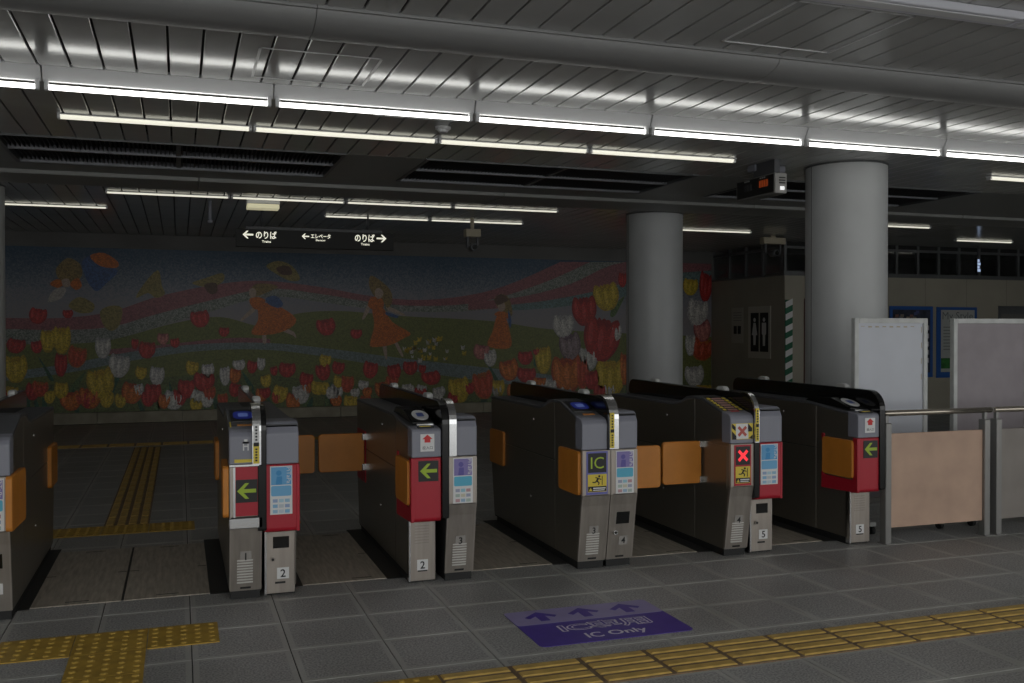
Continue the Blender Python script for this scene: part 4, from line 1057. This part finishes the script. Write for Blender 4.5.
for k in range(34):    # little flowers dotted over the meadow
    x = lv.gauss(430, 18); y = lv.uniform(338, 362); cc = lv.choice('ywyyw')
    r = lv.uniform(1.3, 2.6)
    inlay([(x-r, y-r*1.2), (x, y-r*.5), (x+r, y-r*1.2), (x+r*.7, y+r), (x-r*.7, y+r)], .006, mosaic('tulip_'+cc, TUL[cc][0], .4), 'meadow_flower')
# figures
C_DRESS = mosaic('dress', (.50, .13, .015), .35); C_SKIN = mosaic('skin', (.42, .31, .24), .2); C_HAIR = mosaic('hair', (.22, .15, .05), .45); C_BLUE = mosaic('sash', (.05, .10, .24), .4); C_STRAW = mosaic('straw', (.24, .19, .06), .4); C_BROWNH = mosaic('brown_hat', (.10, .05, .03), .4); C_PALE = mosaic('pale', (.40, .36, .33), .3)
def fig(pts, m, name, o=.009, sm=3): inlay(pts, o, m, name, smooth=sm)
# standing girl
fig([(372, 310), (376, 306), (383, 308), (392, 322), (410, 333), (404, 338), (390, 345), (372, 347), (370, 342), (374, 325)], C_DRESS, 'orange_dress')
fig([(369, 300), (373, 297), (382, 299), (383, 308), (374, 310), (368, 306)], C_DRESS, 'sleeve', .0092)
fig([(370, 276), (378, 279), (390, 290), (392, 302), (387, 308), (382, 300), (374, 296), (369, 286)], C_HAIR, 'hair', .0088)
fig([(375, 290), (379, 288), (383, 292), (382, 297), (378, 299), (375, 296)], C_SKIN, 'face', .0098)
fig([(368, 303), (362, 318), (364, 319), (371, 307)], C_SKIN, 'arm', .0085, 2); fig([(388, 306), (404, 314), (403, 316), (387, 310)], C_SKIN, 'arm', .0085, 2)
fig([(382, 345), (385, 358), (387, 358), (386, 344)], C_SKIN, 'foot', .0085, 2); fig([(394, 343), (401, 356), (403, 355), (397, 342)], C_SKIN, 'foot', .0085, 2)
fig([(386, 312), (398, 316), (396, 318), (386, 315)], C_BLUE, 'sash', .0095, 2)
# running girl
fig([(258, 306), (266, 303), (282, 308), (296, 319), (290, 328), (274, 334), (254, 335), (252, 330), (258, 320)], C_DRESS, 'orange_dress')
fig([(249, 300), (256, 297), (265, 300), (262, 308), (254, 309)], C_DRESS, 'sleeve', .0092)
fig([(266, 298), (276, 296), (283, 304), (278, 308), (268, 304)], C_BLUE, 'sash', .0095)
fig([(250, 290), (256, 284), (270, 284), (278, 287), (268, 292), (258, 296), (250, 296)], C_HAIR, 'hair', .0088)
fig([(249, 290), (253, 288), (256, 291), (255, 297), (250, 297)], C_SKIN, 'face', .0098)
fig([(252, 308), (241, 319), (242, 321), (255, 311)], C_SKIN, 'arm', .0085, 2); fig([(284, 328), (294, 332), (296, 338), (292, 335), (282, 331)], C_SKIN, 'foot', .0085, 2); fig([(262, 334), (263, 343), (266, 343), (266, 334)], C_SKIN, 'foot', .0085, 2)
# girl with hat
fig([(497, 315), (504, 315), (509, 330), (511, 346), (500, 349), (487, 345), (492, 332)], C_DRESS, 'orange_dress')
fig([(494, 314), (500, 311), (508, 314), (510, 319), (505, 318), (498, 317)], C_DRESS, 'sleeve', .0092)
fig([(494, 299), (501, 294), (509, 299), (512, 314), (507, 316), (498, 308)], C_HAIR, 'hair', .0088)
fig([(494, 300), (500, 294), (508, 299), (505, 302), (497, 305)], C_BROWNH, 'hat', .0102)
fig([(498, 304), (503, 302), (505, 308), (501, 312), (498, 309)], C_SKIN, 'face', .0098)
fig([(508, 310), (511, 320), (510, 328), (508, 322)], C_BLUE, 'sash', .0095, 2)
# flying girl at top left
fig([(82, 262), (95, 254), (104, 262), (118, 271), (108, 282), (98, 291), (92, 288), (86, 278)], C_BLUE, 'blue_skirt')
fig([(90, 256), (104, 253), (118, 262), (116, 268), (100, 266)], C_DRESS, 'orange_dress', .0092)
fig([(58, 266), (68, 258), (80, 264), (82, 276), (72, 284), (60, 280), (56, 272)], C_HAIR, 'hair', .0088)
fig([(50, 284), (58, 279), (64, 284), (58, 288)], C_DRESS, 'sleeve', .0092); fig([(70, 284), (78, 278), (82, 286), (76, 290)], C_DRESS, 'sleeve', .0092)
fig([(62, 280), (69, 279), (70, 286), (64, 287)], C_SKIN, 'face', .0098)
fig([(54, 290), (66, 288), (62, 298), (48, 302)], C_PALE, 'arm', .0085)
# flying hats and drifting petals
fig([(136, 298), (144, 284), (158, 270), (162, 286), (165, 294), (156, 298), (148, 293)], C_STRAW, 'straw_hat')
fig([(192, 283), (206, 278), (222, 273), (224, 280), (216, 286), (204, 287)], C_STRAW, 'straw_hat'); fig([(204, 285), (216, 283), (217, 292), (210, 294)], C_BROWNH, 'hat_crown', .0092)
fig([(266, 266), (278, 261), (292, 266), (300, 279), (290, 281), (276, 274)], C_STRAW, 'straw_hat'); fig([(276, 268), (288, 266), (292, 274), (282, 275)], C_BROWNH, 'hat_crown', .0092)
fig([(70, 303), (80, 297), (94, 304), (92, 312), (80, 313), (70, 308)], C_STRAW, 'yellow_petal'); fig([(100, 312), (110, 306), (122, 308), (120, 324), (112, 331), (104, 326)], C_STRAW, 'yellow_petal')
